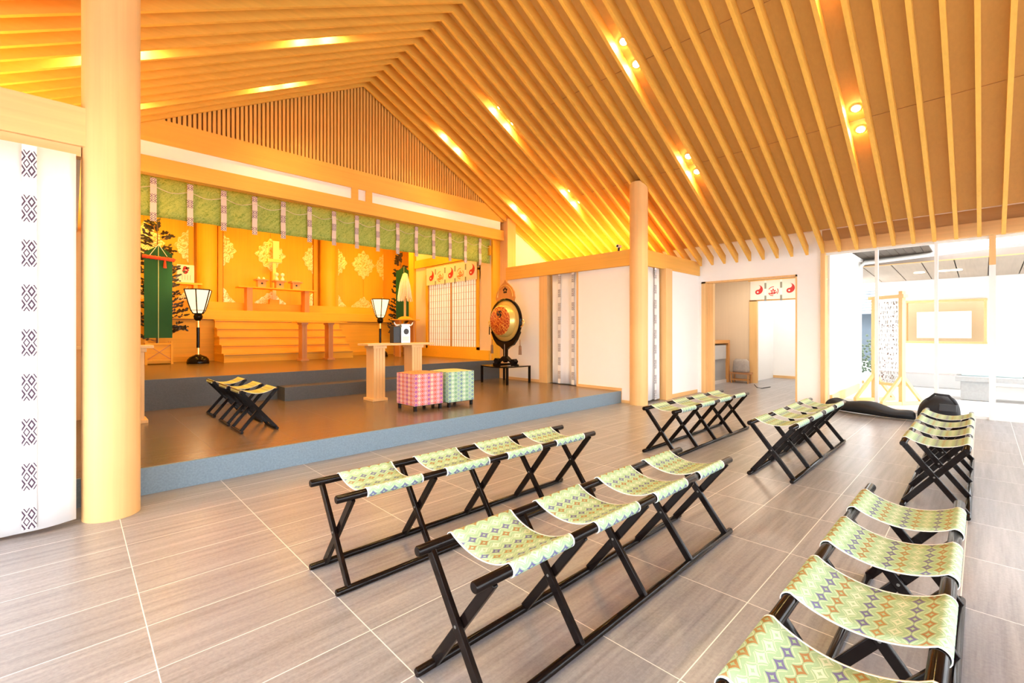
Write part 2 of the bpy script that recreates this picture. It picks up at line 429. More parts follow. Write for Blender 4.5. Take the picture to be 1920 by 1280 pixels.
# ------------------------------------------------------------------ gable wall above the altar opening
gw = struct(MB().box((.27, YG, 3.47), (7.33, YG+.14, 3.70)).box((.27, YG, 3.90), (7.33, YG+.14, 4.23))
            .box((3.60, YG-.001, 3.70), (3.72, YG+.13, 3.90)).box((3.87, YG-.001, 3.70), (3.99, YG+.13, 3.90)).build('wall_altar', M['beam']))
MB().box((.2, YG+.03, 3.69), (3.61, YG+.10, 3.91)).box((3.71, YG+.03, 3.69), (3.88, YG+.10, 3.91)).box((3.98, YG+.03, 3.69), (7.24, YG+.10, 3.91)).build('plaster_strip', M['white'], gw)
lt = MB(); x = .6
while x < 7.0:
    h = roof(x, 5.93)
    if h > 4.25: lt.box((x-.019, YG+.0, 4.23), (x+.019, YG+.035, h - .01))
    x += .060
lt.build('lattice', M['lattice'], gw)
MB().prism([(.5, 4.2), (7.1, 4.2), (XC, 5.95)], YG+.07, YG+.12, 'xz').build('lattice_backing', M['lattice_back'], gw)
# plaster beside the gable over the side bays
struct(MB().prism([(7.6, 2.6), (XE, 2.6), (XE, 3.3), (9.25, 3.35), (7.6, roof(7.6, 5.93))], YG+.02, YG+.12, 'xz')       .build('wall_gable_side', M['white']))
struct(MB().prism([(.05, 2.6), (XW, 2.6), (XW, 3.3), (-1.65, 3.35), (.05, roof(.05, 5.93))], YG+.02, YG+.12, 'xz').build('wall_gable_west', M['white']))
struct(MB().box((7.6, YG+.02, 0), (XE+.14, YG+.12, 2.6)).build('wall_bay_back', M['white']))
struct(MB().box((XW-.1, YG+.02, 0), (.0, YG+.12, 2.6)).build('wall_bay_back_west', M['white']))
# gable posts
for x0, lab in ((7.33, 'square timber post at altar corner behind the drum'), (.0, 'square timber post at altar corner behind the round column')):
    tag(MB().box((x0, 7.74, Z1), (x0+.27, 8.06, 3.98)).build('corner_post', M['wood_z'], bevel=.006), lab, 'post')

# ------------------------------------------------------------------ columns and beams
def column(x, y, lab):
    n = 48; m = MB(); ps = []
    m.lathe([(.160, 0), (.160, roof(x, 5.80) + .05)], (x, y, 0), 48)
    return tag(m.build('round_column', M['wood_z']), lab, 'column')
column(.20, 4.33, 'thick smooth pale timber column beside the white side curtain')
column(7.34, 4.31, 'smooth round timber column at the platform corner by the plaster wall')
struct(MB().box((XR-.06, YF-.02, 2.52), (XR+.08, 7.74, 2.81)).build('trim_1', M['beam_y'], bevel=.004))
struct(MB().box((XR, YF-.06, 2.52), (XE-.02, YF+.08, 2.81)).build('trim_2', M['beam'], bevel=.004))
struct(MB().box((XW, YF-.06, 2.565), (XL-.1, YF+.08, 2.83)).build('trim_3', M['wood_x'], bevel=.004))
struct(MB().box((XL-.08, YF+.1, 2.52), (XL+.06, 7.74, 2.81)).build('trim_4', M['wood_y'], bevel=.004))
# small pale rail the side curtain hangs from
struct(MB().box((XW, YF-.03, 2.50), (.04, YF+.06, 2.565)).build('trim_5', M['wood_x']))

# ------------------------------------------------------------------ right plaster wall along the platform
wd = struct(MB().box((XR, 6.70, Z1), (XR+.12, 7.74, 2.55)).build('wall_drum_side', M['white']))
MB().box((XR-.02, 6.70, Z1), (XR+.001, 7.74, Z1+.055)).build('baseboard', M['wood_y'], wd)
wr = struct(MB().box((XR, 4.44, 0), (XR+.12, 5.67, 2.55)).build('wall_platform_side', M['white']))
MB().box((XR-.02, 4.72, Z1), (XR+.001, 5.67, Z1+.05)).box((XR-.022, 4.655, 0.0), (XR+.001, 4.73, Z1+.05)).box((XR-.02, 4.45, 0), (XR+.001, 4.66, .05)).build('baseboard', M['wood_y'], wr)
tag(MB().box((XR-.04, 6.47, Z1), (XR+.16, 6.70, 2.53)).build('door_post', M['wood_z'], bevel=.004), 'square timber post between drum wall and the patterned doorway curtain', 'post')
MB().box((XR-.01, 5.665, Z1), (XR+.13, 5.705, 2.53)).build('jamb', M['wood_z'], wr)
struct(MB().box((8.6, 5.0, .0), (8.7, 7.8, 2.54)).build('wall_store', M['white']))

# left mirror wall (mostly behind the column)
struct(MB().box((XL-.85, 5.4, Z1), (XL-.73, 7.74, 2.55)).build('wall_left_side', M['white']))

# side bay: post, panel and outer wall with the doorway
tag(MB().box((8.17, 4.21, 0), (8.42, 4.42, 2.53)).build('bay_post', M['wood_z'], bevel=.004), 'square timber post next to the narrow curtain by the doorway', 'post')
wb = struct(MB().box((8.42, 4.28, 0), (XE, 4.38, 2.53)).build('wall_side_bay', M['white']))
MB().box((8.42, 4.26, 0), (9.66, 4.281, .075)).box((8.42, 4.272, .07), (8.46, 4.281, 2.5)).build('baseboard', M['wood_x'], wb)
DT = 2.385
we = struct(MB().box((XE, 2.03, 0), (XE+.14, 2.42, 3.4)).box((XE, 2.42, DT), (XE+.14, 4.22, 3.4)).box((XE, 4.22, 0), (XE+.14, 8.0, 3.4)).build('wall_east', M['white']))
d1 = struct(MB().box((XE-.02, 4.13, 0), (XE+.16, 4.22, DT)).box((XE+.10, 4.02, 0), (XE+.20, 4.13, DT)).box((XE-.02, 2.42, 0), (XE+.16, 2.445, DT))
            .box((XE-.02, 2.42, DT-.035), (XE+.16, 4.22, DT)).build('door_1', M['wood_z']))
tag(MB().box((XE-.05, 1.97, 0), (XE+.16, 2.04, 2.95)).build('corner_post', M['wood_z'], bevel=.004), 'thin timber post where plaster wall meets the entrance glass', 'post')

# rear room seen through the doorway
rr = struct(MB().box((12.66, 4.2, 0), (12.78, 5.9, 2.9)).box((12.66, 2.0, 2.60), (12.78, 4.2, 2.9)).build('wall_rear_room', wood('pale_board', (.80, .63, .45), 'z', .6, .03)))
struct(MB().box((14.55, 2.3, 0), (14.65, 4.3, 2.7)).box((12.78, 4.2, 0), (14.6, 4.3, 2.7)).box((9.95, 2.02, 0), (13.1, 2.12, 2.9)).box((13.1, 2.30, 0), (14.6, 2.38, 2.9)).box((13.02, 2.12, 0), (13.1, 2.38, 2.9)).box((12.70, 2.13, 0), (12.8, 2.5, 2.7)).build('wall_passage', M['white']))
struct(MB().box((9.9, 5.6, 0), (12.7, 5.7, 2.9)).build('wall_rear_north', M['white']))
struct(MB().box((9.92, 1.9, 2.9), (14.7, 5.8, 2.96)).build('ceiling_rear_room', M['white']))
struct(MB().box((12.60, 4.02, 0), (12.70, 4.2, 2.12)).box((12.60, 3.0, 2.10), (12.68, 4.2, 2.14)).build('door_2', M['wood_z']))
struct(MB().box((14.53, 2.1, 0), (14.551, 4.2, .07)).build('baseboard_passage', M['wood_y']))

# ------------------------------------------------------------------ entrance glazing (right), beam over it
struct(MB().box((XE-.08, -4.2, 2.735), (XE+.10, 2.0, 2.94)).build('trim_6', M['wood_y'], bevel=.004))
struct(MB().box((XE+.02, -4.2, 2.94), (XE+.14, 2.03, 3.32)).build('trim_7', wood('back_board_painted_shade', (.55, .33, .15), 'y', .6)))  # same wood as the beam, darkened: shade above it is in the colour
def window(name, posts, y0, y1, xpos, ztop, bottom=True, axis='y', woodposts=()):
    def B(u0, u1, a0, a1, z0, z1):
        return ((a0, u0, z0), (a1, u1, z1)) if axis == 'y' else ((u0, a0, z0), (u1, a1, z1))
    r = MB()
    for a, b in ((0, .04), (ztop-.04, ztop)): r.box(*B(y0, y1, xpos+.02, xpos+.07, a, b))
    root = struct(r.build(name, M['whiteplastic']))
    ps = sorted(posts + [y0, y1])
    for p in posts:
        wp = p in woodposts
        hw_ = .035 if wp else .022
        MB().box(*B(p-hw_, p+hw_, xpos+.0, xpos+.075, .0, 2.3 if wp else ztop)).build('window_frame', M['whiteplastic'], root)  # wooden post: lower part painted white for the glare washing it out
        if wp: MB().box(*B(p-hw_, p+hw_, xpos+.0, xpos+.075, 2.3, ztop)).build('wood_post_top', M['wood_z'], root)
    for a, b in zip(ps[:-1], ps[1:]):
        MB().box(*B(a+.02, b-.02, xpos+.04, xpos+.05, .03, ztop-.02)).build('pane', M['glass'], root)
    return root
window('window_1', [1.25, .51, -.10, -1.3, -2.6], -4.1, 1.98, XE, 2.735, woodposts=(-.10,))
window('window_2', [-2.8, -1.5, .2, 1.6, 2.9], -4.1, 4.2, XW-.05, 2.735)
window('window_3', [-.6, 1.0, 2.6, 4.2, 5.8, 7.4, 8.8], XW, XE, -4.15, 2.9, axis='x')
struct(MB().box((XW, -4.25, 2.9), (XE, -4.1, 6.0)).build('wall_back', M['white']))
struct(MB().box((XW-.1, 4.38, 0), (XW, 8.0, 3.4)).box((XW-.1, -4.2, 2.75), (XW, 4.38, 3.4)).build('wall_west', M['white']))

# ------------------------------------------------------------------ altar room
struct(MB().box((7.10, 8.06, Z2), (7.20, 8.49, 4.4)).box((7.10, 10.78, Z2), (7.2, 11.35, 4.4)).box((7.10, 8.45, 3.33), (7.2, 10.78, 4.4)).box((7.1, 8.45, 2.6), (7.14, 10.78, 3.12)).build('wall_altar_right', M['pale_panel']))
struct(MB().box((.40, 8.06, Z2), (.5, 13.5, 4.4)).build('wall_altar_left', M['pale_panel']))
struct(MB().box((7.05, 8.06, 3.12), (7.16, 11.6, 3.34)).build('trim_8', M['altar_wood']))
struct(MB().box((7.04, 8.08, Z2), (7.16, 11.6, .87)).build('baseboard_altar', M['altar_wood']))
tag(MB().box((7.02, 11.33, Z2), (7.24, 11.6, 4.4)).build('wall_post', M['altar_wood_z'], bevel=.004), 'square orange-lit post at the inner end of the shoji wall', 'post')
struct(MB().box((.3, 13.32, Z2), (8.4, 13.4, 4.5)).build('wall_altar_back', M['altar_wood_z']))
struct(MB().box((8.2, 11.4, Z2), (8.3, 13.4, 4.5)).build('wall_altar_recess', M['pale_panel']))
struct(MB().box((-.1, 8.0, 4.35), (8.4, 13.5, 4.42)).build('ceiling_altar', M['altar_wood']))
struct(MB().box((7.101, 8.0, Z1), (7.345, 8.059, 4.4)).build('trim_40', M['altar_wood_z']))
struct(MB().box((7.2, 11.62, Z2), (8.2, 11.7, 4.4)).build('wall_recess_front', M['pale_panel']))
# raised stage
st = struct(MB().box((.5, 12.42, Z2), (7.1, 13.3, 1.60)).build('floor_stage', M['altar_wood']))
MB().box((.5, 12.33, 1.60), (7.1, 13.3, 1.825)).build('stage_edge', M['altar_wood'], st, bevel=.006)
MB().box((.5, 12.40, 1.585), (7.1, 12.43, 1.60)).build('painted_shadow_line', M['altar_dark'], st)  # dark strip: shadow under the stage edge, painted on
MB().box((.5, 12.85, 1.825), (7.1, 13.28, 2.04)).build('sill_step', M['altar_wood'], st, bevel=.005)
MB().box((.5, 12.395, Z2), (7.1, 12.42, Z2+.11)).build('baseboard', M['altar_wood'], st)
# stairs
sr = thing('altar_stairs', 'wide flight of five pale wooden steps rising to the altar stage', 'stairs', (XC, 11.9, Z2))
for i in range(5):
    y = 11.40 + .215 * i; z = Z2 + .19 * (i + 1)
    MB().box((-1.45, y-11.9, z-.19-Z2+.0), (1.45, 12.33-11.9, z-.03-Z2)).box((-1.465, y-.035-11.9, z-.03-Z2), (1.465, 12.33-11.9, z-Z2)).box((-1.44, y-.004-11.9, z-.044-Z2), (1.44, y-11.9+.02, z-.03-Z2), 1).build('tread', [M['altar_wood'], M['altar_dark']], sr)  # dark strip below each nosing is its shadow put into the colour

# altar doors and round pillars
def lobed(cx, cz, a, b, half=None, n=72, tri=False):
    pts = []
    if tri:
        pts = [(cx-a, cz)]
        K = 6
        for i in range(K*4+1):
            t = i / (K*4); x = -a + 2*a*t; h = b * (1 - abs(2*t-1)) ** 1.0
            pts.append((cx + x, cz + .035 + h * (.92 + .10 * sin(t * 2*pi * K))))
        pts.append((cx+a, cz))
    else:
        for i in range(n):
            t = 2*pi*i/n; d = 1 / (abs(cos(t)) ** 1.3 + abs(sin(t)) ** 1.3) ** (1/1.3)
            d *= .96 + .075 * cos(12*t); pts.append((cx + a*d*cos(t), cz + b*d*sin(t)))
    if half: # keep only one side of centre
        pts = [(max(x, cx) if half > 0 else min(x, cx), z) for x, z in pts]
    return pts
YD = 13.25
def door_bay(xa, xb, seam, lab, grp=None):
    r = thing('altar_door', lab, 'door', ((xa+xb)/2, YD, 2.04), 0, grp)
    cx = (xa + xb) / 2
    MB().box((xa-cx, -.02, 0), (seam-.004-cx, .02, 1.93)).build('door_leaf', M['altar_wood_z'], r)
    MB().box((seam+.004-cx, -.02, 0), (xb-cx, .02, 1.93)).build('door_leaf', M['altar_wood_z'], r)
    MB().box((seam-.004-cx, -.005, 0), (seam+.004-cx, .02, 1.93)).build('door_seam', M['altar_dark'], r)
    MB().box((xa-cx, -.06, 1.93), (xb-cx, .03, 2.06)).build('lintel', M['altar_wood'], r)
    g = M['ornament']
    def orn(name, pts): MB().prism(pts, -.035, -.02, 'xz').build(name, g, r)
    orn('gilt_fitting', lobed(seam-cx, 1.33, .37, .43))
    orn('gilt_fitting', lobed(xa-cx+.0, 1.33, .28, .40, 1)); orn('gilt_fitting', lobed(xb-cx, 1.33, .28, .40, -1))
    orn('gilt_corner', lobed(seam-cx, .02, .38, .32, tri=True))
    orn('gilt_corner', [(xa-cx, .02), (xa-cx+.28, .02), (xa-cx+.22, .08), (xa-cx+.12, .18), (xa-cx+.06, .32), (xa-cx, .38)])
    orn('gilt_corner', [(xb-cx, .02), (xb-cx-.28, .02), (xb-cx-.22, .08), (xb-cx-.12, .18), (xb-cx-.06, .32), (xb-cx, .38)][::-1])
    return r
door_bay(2.71, 4.90, 3.80, 'golden double doors with gilt lozenge fittings behind the offering table')
door_bay(.52, 2.00, 1.16, 'golden double doors with gilt fittings behind the white printed box')
door_bay(5.62, 7.09, 6.42, 'golden double doors with gilt fittings behind the shorter leafy branch')
for x, lab in ((2.34, 'round golden timber pillar between printed white box and centre doors'), (5.27, 'round golden timber pillar between centre doors and tassel wand bay')):
    tag(MB().lathe([(.205, 2.04), (.205, 4.35)], (x, 13.06, 0), 32).build('altar_pillar', M['altar_wood_z']), lab, 'pillar')
    for s in (-1, 1):
        struct(MB().box((x+s*.30-.05, 13.18, 2.04), (x+s*.30+.05, 13.30, 4.35)).build('trim_%d' % (9 + (s > 0) + (2 if x > 4 else 0)), M['altar_wood_z']))

# green valance with hanging bands
def cloth_sheet(name, mat, p0, p1, z0, z1, amp, waves, nu=60, nv=6, parent=None, hem=0, th=.006, flare=0):
    m = MB(); p0 = Vector(p0); p1 = Vector(p1); d = (p1-p0); nrm = Vector((-d.y, d.x)).normalized()
    vs = []; uv = []
    for j in range(nv+1):
        for i in range(nu+1):
            t = i/nu; s = j/nv; p = p0 + d*t
            o = amp * sin(t*waves*2*pi) * (.35 + .65*s) + amp*.4*sin(t*waves*4.7*pi+1) * s
            zb = z0 + hem * sin(t*pi*waves*.7)
            vs.append((p.x + nrm.x*o, p.y + nrm.y*o, z1 + (zb-z1)*s)); uv.append((t*d.length, (1-s)*(z1-z0)))
    fs = [(j*(nu+1)+i, j*(nu+1)+i+1, (j+1)*(nu+1)+i+1, (j+1)*(nu+1)+i) for j in range(nv) for i in range(nu)]
    m.add(vs, fs, uv, smooth=True); o = m.build(name, mat, parent)
    so_ = o.modifiers.new('solid', 'SOLIDIFY'); so_.thickness = th; so_.offset = 0
    return o
va = thing('altar_valance', 'long green damask valance hung across the altar opening with white banded tapes', 'valance', (XC, 8.10, 3.5))
va.location = (0, 0, 0)
cloth_sheet('cloth', M['valance'], (.28, 8.12), (7.31, 8.12), 2.93, 3.5, .012, 16, 160, 5, va)
for k in range(17):
    x = .385 + .4262 * k
    if x > 7.3: break
    m = MB(); z1 = 3.47; z0 = 2.86; n = 8; vs = []; uv = []
    for j in range(n+1):
        z = z1 + (z0-z1)*j/n
        for s in (-1, 1): vs.append((x + s*.037, 8.085 + .006*sin(k*2+j), z)); uv.append(((s+1)/2, z - z0))
    m.add(vs, [(2*j, 2*j+1, 2*j+3, 2*j+2) for j in range(n)], uv)
    o = m.build('tape', M['band_small'], va); q = o.modifiers.new('solid', 'SOLIDIFY'); q.thickness = .006
    if k < 16:
        pts = [(x + .4262*t/8, 8.075, 3.36 - .02 + .012*cos(2*pi*t/8) - .035*sin(pi*t/8)) for t in range(9)]
        MB().tube(pts, .005, 6).build('cord', M['cord'], va)

# ------------------------------------------------------------------ curtains with patterned bands
def band_on(parent, p, d, z0, z1, w=.066, off=.0):
    d = Vector(d).normalized(); nrm = Vector((-d.y, d.x)); m = MB(); vs = []; uv = []; n = 14
    for j in range(n+1):
        z = z1 + (z0-z1)*j/n
        for s in (-1, 1):
            q = Vector(p) + d*(s*w/2) + nrm*off; vs.append((q.x, q.y, z)); uv.append(((s+1)/2, z1 + .03 - z + .22))
    m.add(vs, [(2*j, 2*j+1, 2*j+3, 2*j+2) for j in range(n)], uv)
    o = m.build('patterned_band', M['band'], parent); q = o.modifiers.new('solid', 'SOLIDIFY'); q.thickness = .004; q.offset = 0
cu = thing('side_curtain', 'large white hanging curtain with a lozenge band beside the thick column', 'curtain', (0, 0, 0))
cloth_sheet('cloth', M['curtain'], (XW+.1, 4.25), (.015, 4.25), .035, 2.50, .018, 3, 60, 8, cu, hem=.02)
for x in (-.20, -.72, -1.24, -1.76): band_on(cu, (x, 4.215), (1, 0), .05, 2.49)
cu = thing('doorway_curtain', 'white curtain with two patterned bands in the doorway next to the drum wall', 'curtain', (0, 0, 0))
cloth_sheet('cloth', M['curtain'], (XR+.03, 6.38), (XR+.03, 5.71), Z1+.02, 2.52, .02, 2, 40, 6, cu)
band_on(cu, (XR-.005, 6.16), (0, 1), Z1+.02, 2.52, .068); band_on(cu, (XR-.005, 5.80), (0, 1), Z1+.02, 2.52, .068)
cu = thing('narrow_curtain', 'narrow white curtain with one patterned band between column and bay post', 'curtain', (0, 0, 0))
cloth_sheet('cloth', M['curtain'], (7.5, 4.33), (8.12, 4.33), .03, 2.52, .02, 2, 40, 6, cu)
band_on(cu, (7.93, 4.30), (1, 0), .03, 2.52, .068)

# ------------------------------------------------------------------ shoji and shrine banners
sh = thing('shoji_screen', 'pair of sliding paper screens with dense wooden lattice on the altar side wall', 'screen', (7.08, 9.62, .87))
MB().box((-.02, -1.14, 0), (.04, -1.06, 2.0)).box((-.02, 1.06, 0), (.04, 1.14, 2.0)).box((-.02, -1.14, 0), (.04, 1.14, .07)).box((-.02, -1.14, 1.95), (.04, 1.14, 2.02)).build('screen_frame', M['altar_wood_z'], sh)
for s in (-1, 1):
    a, b = (-1.06, 0) if s < 0 else (0, 1.06); off = .0 if s < 0 else .012
    MB().box((off+.01, a, .07), (off+.016, b, 1.95)).build('paper_panel', M['shoji'], sh)
    m = MB().box((off-.008, a, .07), (off+.012, a+.04, 1.95)).box((off-.008, b-.04, .07), (off+.012, b, 1.95))
    for k in range(1, 10): m.box((off-.002, a+.04+k*.098-.003, .07), (off+.009, a+.04+k*.098+.003, 1.95))
    for k in range(1, 11): m.box((off-.004, a+.04, .07+k*.171-.003), (off+.010, b-.04, .07+k*.171+.003))
    m.build('lattice', wood('shoji_lattice', (.52, .30, .12), 'z', .5), sh)

RED = plain('crest_red', (.55, .03, .03), .7); ORG = plain('crest_orange', (.80, .30, .10), .7); TAPE = plain('grey_green_tape', (.26, .25, .20), .7, .2, 60)
def comma(m, c, r, frame, flip=1, mi=0):
    """one comma-shaped half of a round crest, as a thin raised patch; frame(u, v, h) -> world"""
    n = 18; out = []
    for i in range(n+1):
        t = -pi/2 + pi*i/n; out.append((r*cos(t)*flip, r*sin(t)))
    for i in range(n+1):
        t = pi/2 - pi*i/n; out.append((-.5*r*cos(t)*flip*-1*-1, .5*r + .5*r*sin(t)))
    for i in range(n+1):
        t = pi/2 + pi*i/n; out.append((-.5*r*cos(t)*flip*1*-1*-1, -.5*r + .5*r*sin(pi/2 - pi*i/n)))
    return out
def crest(parent, frame, cu_, cv, r, kind):
    def disc(name, u0, v0, rr, h, mat, n=28):
        pts = [(u0 + rr*cos(2*pi*i/n), v0 + rr*sin(2*pi*i/n)) for i in range(n)]
        vs = [frame(u, v, h) for u, v in pts] + [frame(u, v, h+.0015) for u, v in pts]
        return MB().add(vs, [tuple(range(n))[::-1], tuple(range(n, 2*n))] + [(i, (i+1) % n, n+(i+1) % n, n+i) for i in range(n)]).build(name, mat, parent)
    if kind == 'comma':      # red swirl: half disc with a bulging head and a hollow, dot at the head
        n = 20; pts = [(r*sin(pi*i/n), -r*cos(pi*i/n)) for i in range(n+1)]              # bottom -> right -> top
        pts += [(-.0 + .5*r*sin(pi*i/n), .5*r + .5*r*cos(pi*i/n)) for i in range(1, n)]   # concave upper half
        pts += [(-.5*r*sin(pi*i/n), -.5*r + .5*r*cos(pi*i/n)) for i in range(0, n+1)]     # bulge of lower half
        k = len(pts); vs = [frame(cu_+u, cv+v, .004) for u, v in pts] + [frame(cu_+u, cv+v, .0055) for u, v in pts]
        MB().add(vs, [tuple(range(k))[::-1], tuple(range(k, 2*k))] + [(i, (i+1) % k, k+(i+1) % k, k+i) for i in range(k)]).build('crest', RED, parent)
        disc('crest_dot', cu_, cv - .5*r, r*.17, .006, M['paper'], 14)
    else:                    # round flower crest in red and orange strokes
        m = MB()
        def stroke(pts, wd):
            vs = []
            for i, (u, v) in enumerate(pts):
                a = pts[max(0, i-1)]; b = pts[min(len(pts)-1, i+1)]; d = Vector((b[0]-a[0], b[1]-a[1])).normalized()
                for sgn in (-1, 1): vs.append(frame(cu_+u - d.y*wd*sgn, cv+v + d.x*wd*sgn, .005))
            m.add(vs, [(2*i, 2*i+1, 2*i+3, 2*i+2) for i in range(len(pts)-1)])
        for a0 in (200, 320, 80):
            stroke([(r*.92*cos(radians(a0+t*8)), r*.92*sin(radians(a0+t*8))) for t in range(10)], r*.07)
        for k in range(5):
            a = radians(90+72*k); stroke([(r*.18*cos(a)+r*.3*t/4*cos(a), r*.1*sin(a)+r*.42*t/4*sin(a)) for t in range(5)], r*.13)
        stroke([(-r*.7, -r*.35), (-r*.2, -r*.55), (r*.3, -r*.45), (r*.7, -r*.15)], r*.10)
        o = m.build('crest', RED if kind == 'flower' else ORG, parent); q = o.modifiers.new('solid', 'SOLIDIFY'); q.thickness = .002
def noren(label, x, ya, yb, z0, z1, kinds, tapes):
    r = thing('shrine_banner', label, 'banner', (x, ya, z0)); L = ya - yb; H = z1 - z0
    frame = lambda u, v, h: (-h, -u, v)
    m = MB(); m.box((0, -L, 0), (.004, 0, H)); m.build('cloth', plain('banner_cotton', (.84, .77, .70), .85, .02), r)
    n = len(kinds)
    for i, k in enumerate(kinds):
        crest(r, frame, L*(i+.5)/n, H*(.52 if k == 'comma' else .40), min(L/n*.34, H*.29), k)
    for i in range(1, n):
        u = L*i/n
        for z_a, z_b in ((.55, .85), (.0, .20)): MB().box((-.004, -u-.022, H*z_a - (.04 if z_a == 0 else 0)), (-.0005, -u+.022, H*z_b)).build('tape_block', TAPE, r)
        MB().box((-.0022, -u-.022, 0), (-.0004, -u+.022, H)).build('tape', M['paper'], r)
    MB().tube([(0, .05, H), (0, -L-.05, H)], .01, 8).build('hanging_rod', M['altar_wood'], r)
    return r
noren('white banner with five red crests hung above the paper screens', 7.04, 10.70, 8.52, 2.59, 3.08, ['comma', 'orange', 'comma', 'orange', 'comma'], 4)
noren('white banner with three red crests hung at the rear of the doorway room', 12.56, 4.16, 3.10, 2.13, 2.62, ['comma', 'flower', 'comma'], 2)

# ------------------------------------------------------------------ folding benches
def build_bench():
    L = 2.14; r = thing('folding_bench', '', 'bench', (0, 0, 0), 0, 'four-seat folding benches in the hall')
    hw = .168; zt = .475; bw = .172; lq = M['lacquer']
    for s in (-1, 1):
        MB().tube([(0, s*hw, zt), (.004, s*hw, zt), (L-.004, s*hw, zt), (L, s*hw, zt)], [.017, .0205, .0205, .017], 20).build('top_rail', lq, r)
        MB().tube([(0, s*bw, .0175), (.004, s*bw, .0175), (L-.004, s*bw, .0175), (L, s*bw, .0175)], [.015, .0175, .0175, .015], 16).build('bottom_rail', lq, r)
    for i in range(5):
        x = .075 + .4975*i
        for s in (-1, 1):
            m = MB(); a = (x + s*.0115, s*hw*-1, zt-.012); b = (x + s*.0115, s*bw, .022)
            m.bar(a, b, .021, .040, up=(1, 0, 0)) if False else m.bar(a, b, .040, .021, up=(1, 0, 0))
            m.build('leg', lq, r, bevel=.004)
        MB().tube([(x-.024, 0, .247), (x+.024, 0, .247)], .006, 10).build('pivot_bolt', M['bolt'], r)
    # cloth slings
    for i in range(4):
        cx = .075 + .4975*(i+.5); hwid = .168
        prof = []; R = .0235
        for k in range(9):
            a = radians(-60 - 240*0 + 0); 
        for k in range(10):
            a = radians(300 - 205*k/9); prof.append((-hw + R*cos(a)*-1*-1 if False else -hw - R*cos(radians(-70 + 165*k/9)), zt + R*sin(radians(-70 + 165*k/9))))
        y0, z0 = prof[-1]; n = 14
        for k in range(1, n):
            t = k/n; y = y0 + (-y0 - y0)*t; prof.append((y, z0 - .048*(1-(2*t-1)**2)**.9))
        prof += [(-y, z) for y, z in prof[:10][::-1]]
        arc = [0.0]
        for a, b in zip(prof[:-1], prof[1:]): arc.append(arc[-1] + sqrt((a[0]-b[0])**2 + (a[1]-b[1])**2))
        us = [-hwid, -hwid+.008, -.11, -.05, 0, .05, .11, hwid-.008, hwid]
        m = MB(); vs = []; uv = []
        nu = len(us)
        for (y, z), v in zip(prof, arc):
            q = 1 - .035*max(0, 1-(y/hw)**2)
            for u in us: vs.append((cx+u*q, y, z)); uv.append((u+.17+.02*i, v - arc[-1]/2 + .0185*12 + .02))
        for mi, cols in ((0, range(1, nu-2)), (1, (0, nu-2))):
            m.add(vs, [(j*nu+c, j*nu+c+1, (j+1)*nu+c+1, (j+1)*nu+c) for j in range(len(prof)-1) for c in cols], uv, mi=mi, smooth=True)
        o = m.build('seat', [M['brocade'], M['hemtape']], r); q = o.modifiers.new('solid', 'SOLIDIFY'); q.thickness = .003; q.offset = 1
    return r
b0 = build_bench()
for i, (x, y, lab) in enumerate([(.93, 1.31, 'front-row four-seat folding bench, second row from platform, near the side curtain'),
        (.93, 2.38, 'four-seat folding bench with green brocade slings, first row before the platform, facing the drum'),
        (4.44, 2.38, 'four-seat folding bench with green slings standing by the round column at the doorway'),
        (4.43, 1.31, 'four-seat folding bench in the middle of three across the aisle toward the doorway'),
        (4.44, .245, 'four-seat folding bench in front of the black bag by the entrance glass'),
        (.93, .245, 'large close four-seat bench with purple and orange star pattern, cut off by the photo edge')]):
    o = b0 if i == 0 else copy_tree(b0)
    o.location = (x, y, 0); o['label'] = lab
b0['label'] = 'four-seat folding bench with green slings, middle row on the side-curtain half of hall'

# single folding stools on the platform
def build_stool():
    L = .44; r = thing('folding_stool', '', 'stool', (0, 0, Z1), pi/2, 'single folding stools on the platform'); hw = .175; zt = .45; lq = M['lacquer']
    for s in (-1, 1):
        MB().tube([(0, s*hw, zt), (L, s*hw, zt)], .016, 14).build('top_rail', lq, r)
        MB().tube([(0, s*hw, .016), (L, s*hw, .016)], .016, 14).build('bottom_rail', lq, r)
        for x in (.05, L-.05): MB().bar((x+s*.01, -s*hw, zt-.01), (x+s*.01, s*hw, .02), .036, .018, up=(1, 0, 0)).build('leg', lq, r, bevel=.003)
    prof = [(-hw-.02, zt-.02), (-hw-.02, zt), (-hw, zt+.02)]; n = 10
    for k in range(1, n): t = k/n; prof.append((-hw+2*hw*t, zt+.02-.055*(1-(2*t-1)**2)))
    prof += [(hw, zt+.02), (hw+.02, zt), (hw+.02, zt-.02)]
    vs = []; uv = []; us = [.05, .058, .14, .22, .30, L-.058, L-.05]; arc = 0; last = prof[0]
    for p in prof:
        arc += sqrt((p[0]-last[0])**2+(p[1]-last[1])**2); last = p
        for u in us: vs.append((u, p[0], p[1])); uv.append((u, arc))
    m = MB(); nu = len(us)
    for mi, cols in ((0, range(1, nu-2)), (1, (0, nu-2))): m.add(vs, [(j*nu+c, j*nu+c+1, (j+1)*nu+c+1, (j+1)*nu+c) for j in range(len(prof)-1) for c in cols], uv, mi=mi, smooth=True)
    o = m.build('seat', [M['brocade_gold'], M['hemtape']], r); q = o.modifiers.new('solid', 'SOLIDIFY'); q.thickness = .003
    return r
s0 = build_stool()
for i, (y, lab) in enumerate([(5.48, 'black folding stool with yellow-green seat, at front of the three on the platform'),
                              (6.05, 'black folding stool with yellow-green seat, middle of the three on the platform'),
                              (6.78, 'black folding stool with yellow-green seat, closest to the altar riser of the three')]):
    o = s0 if i == 0 else copy_tree(s0); o.location = (1.47, y, Z1); o['label'] = lab

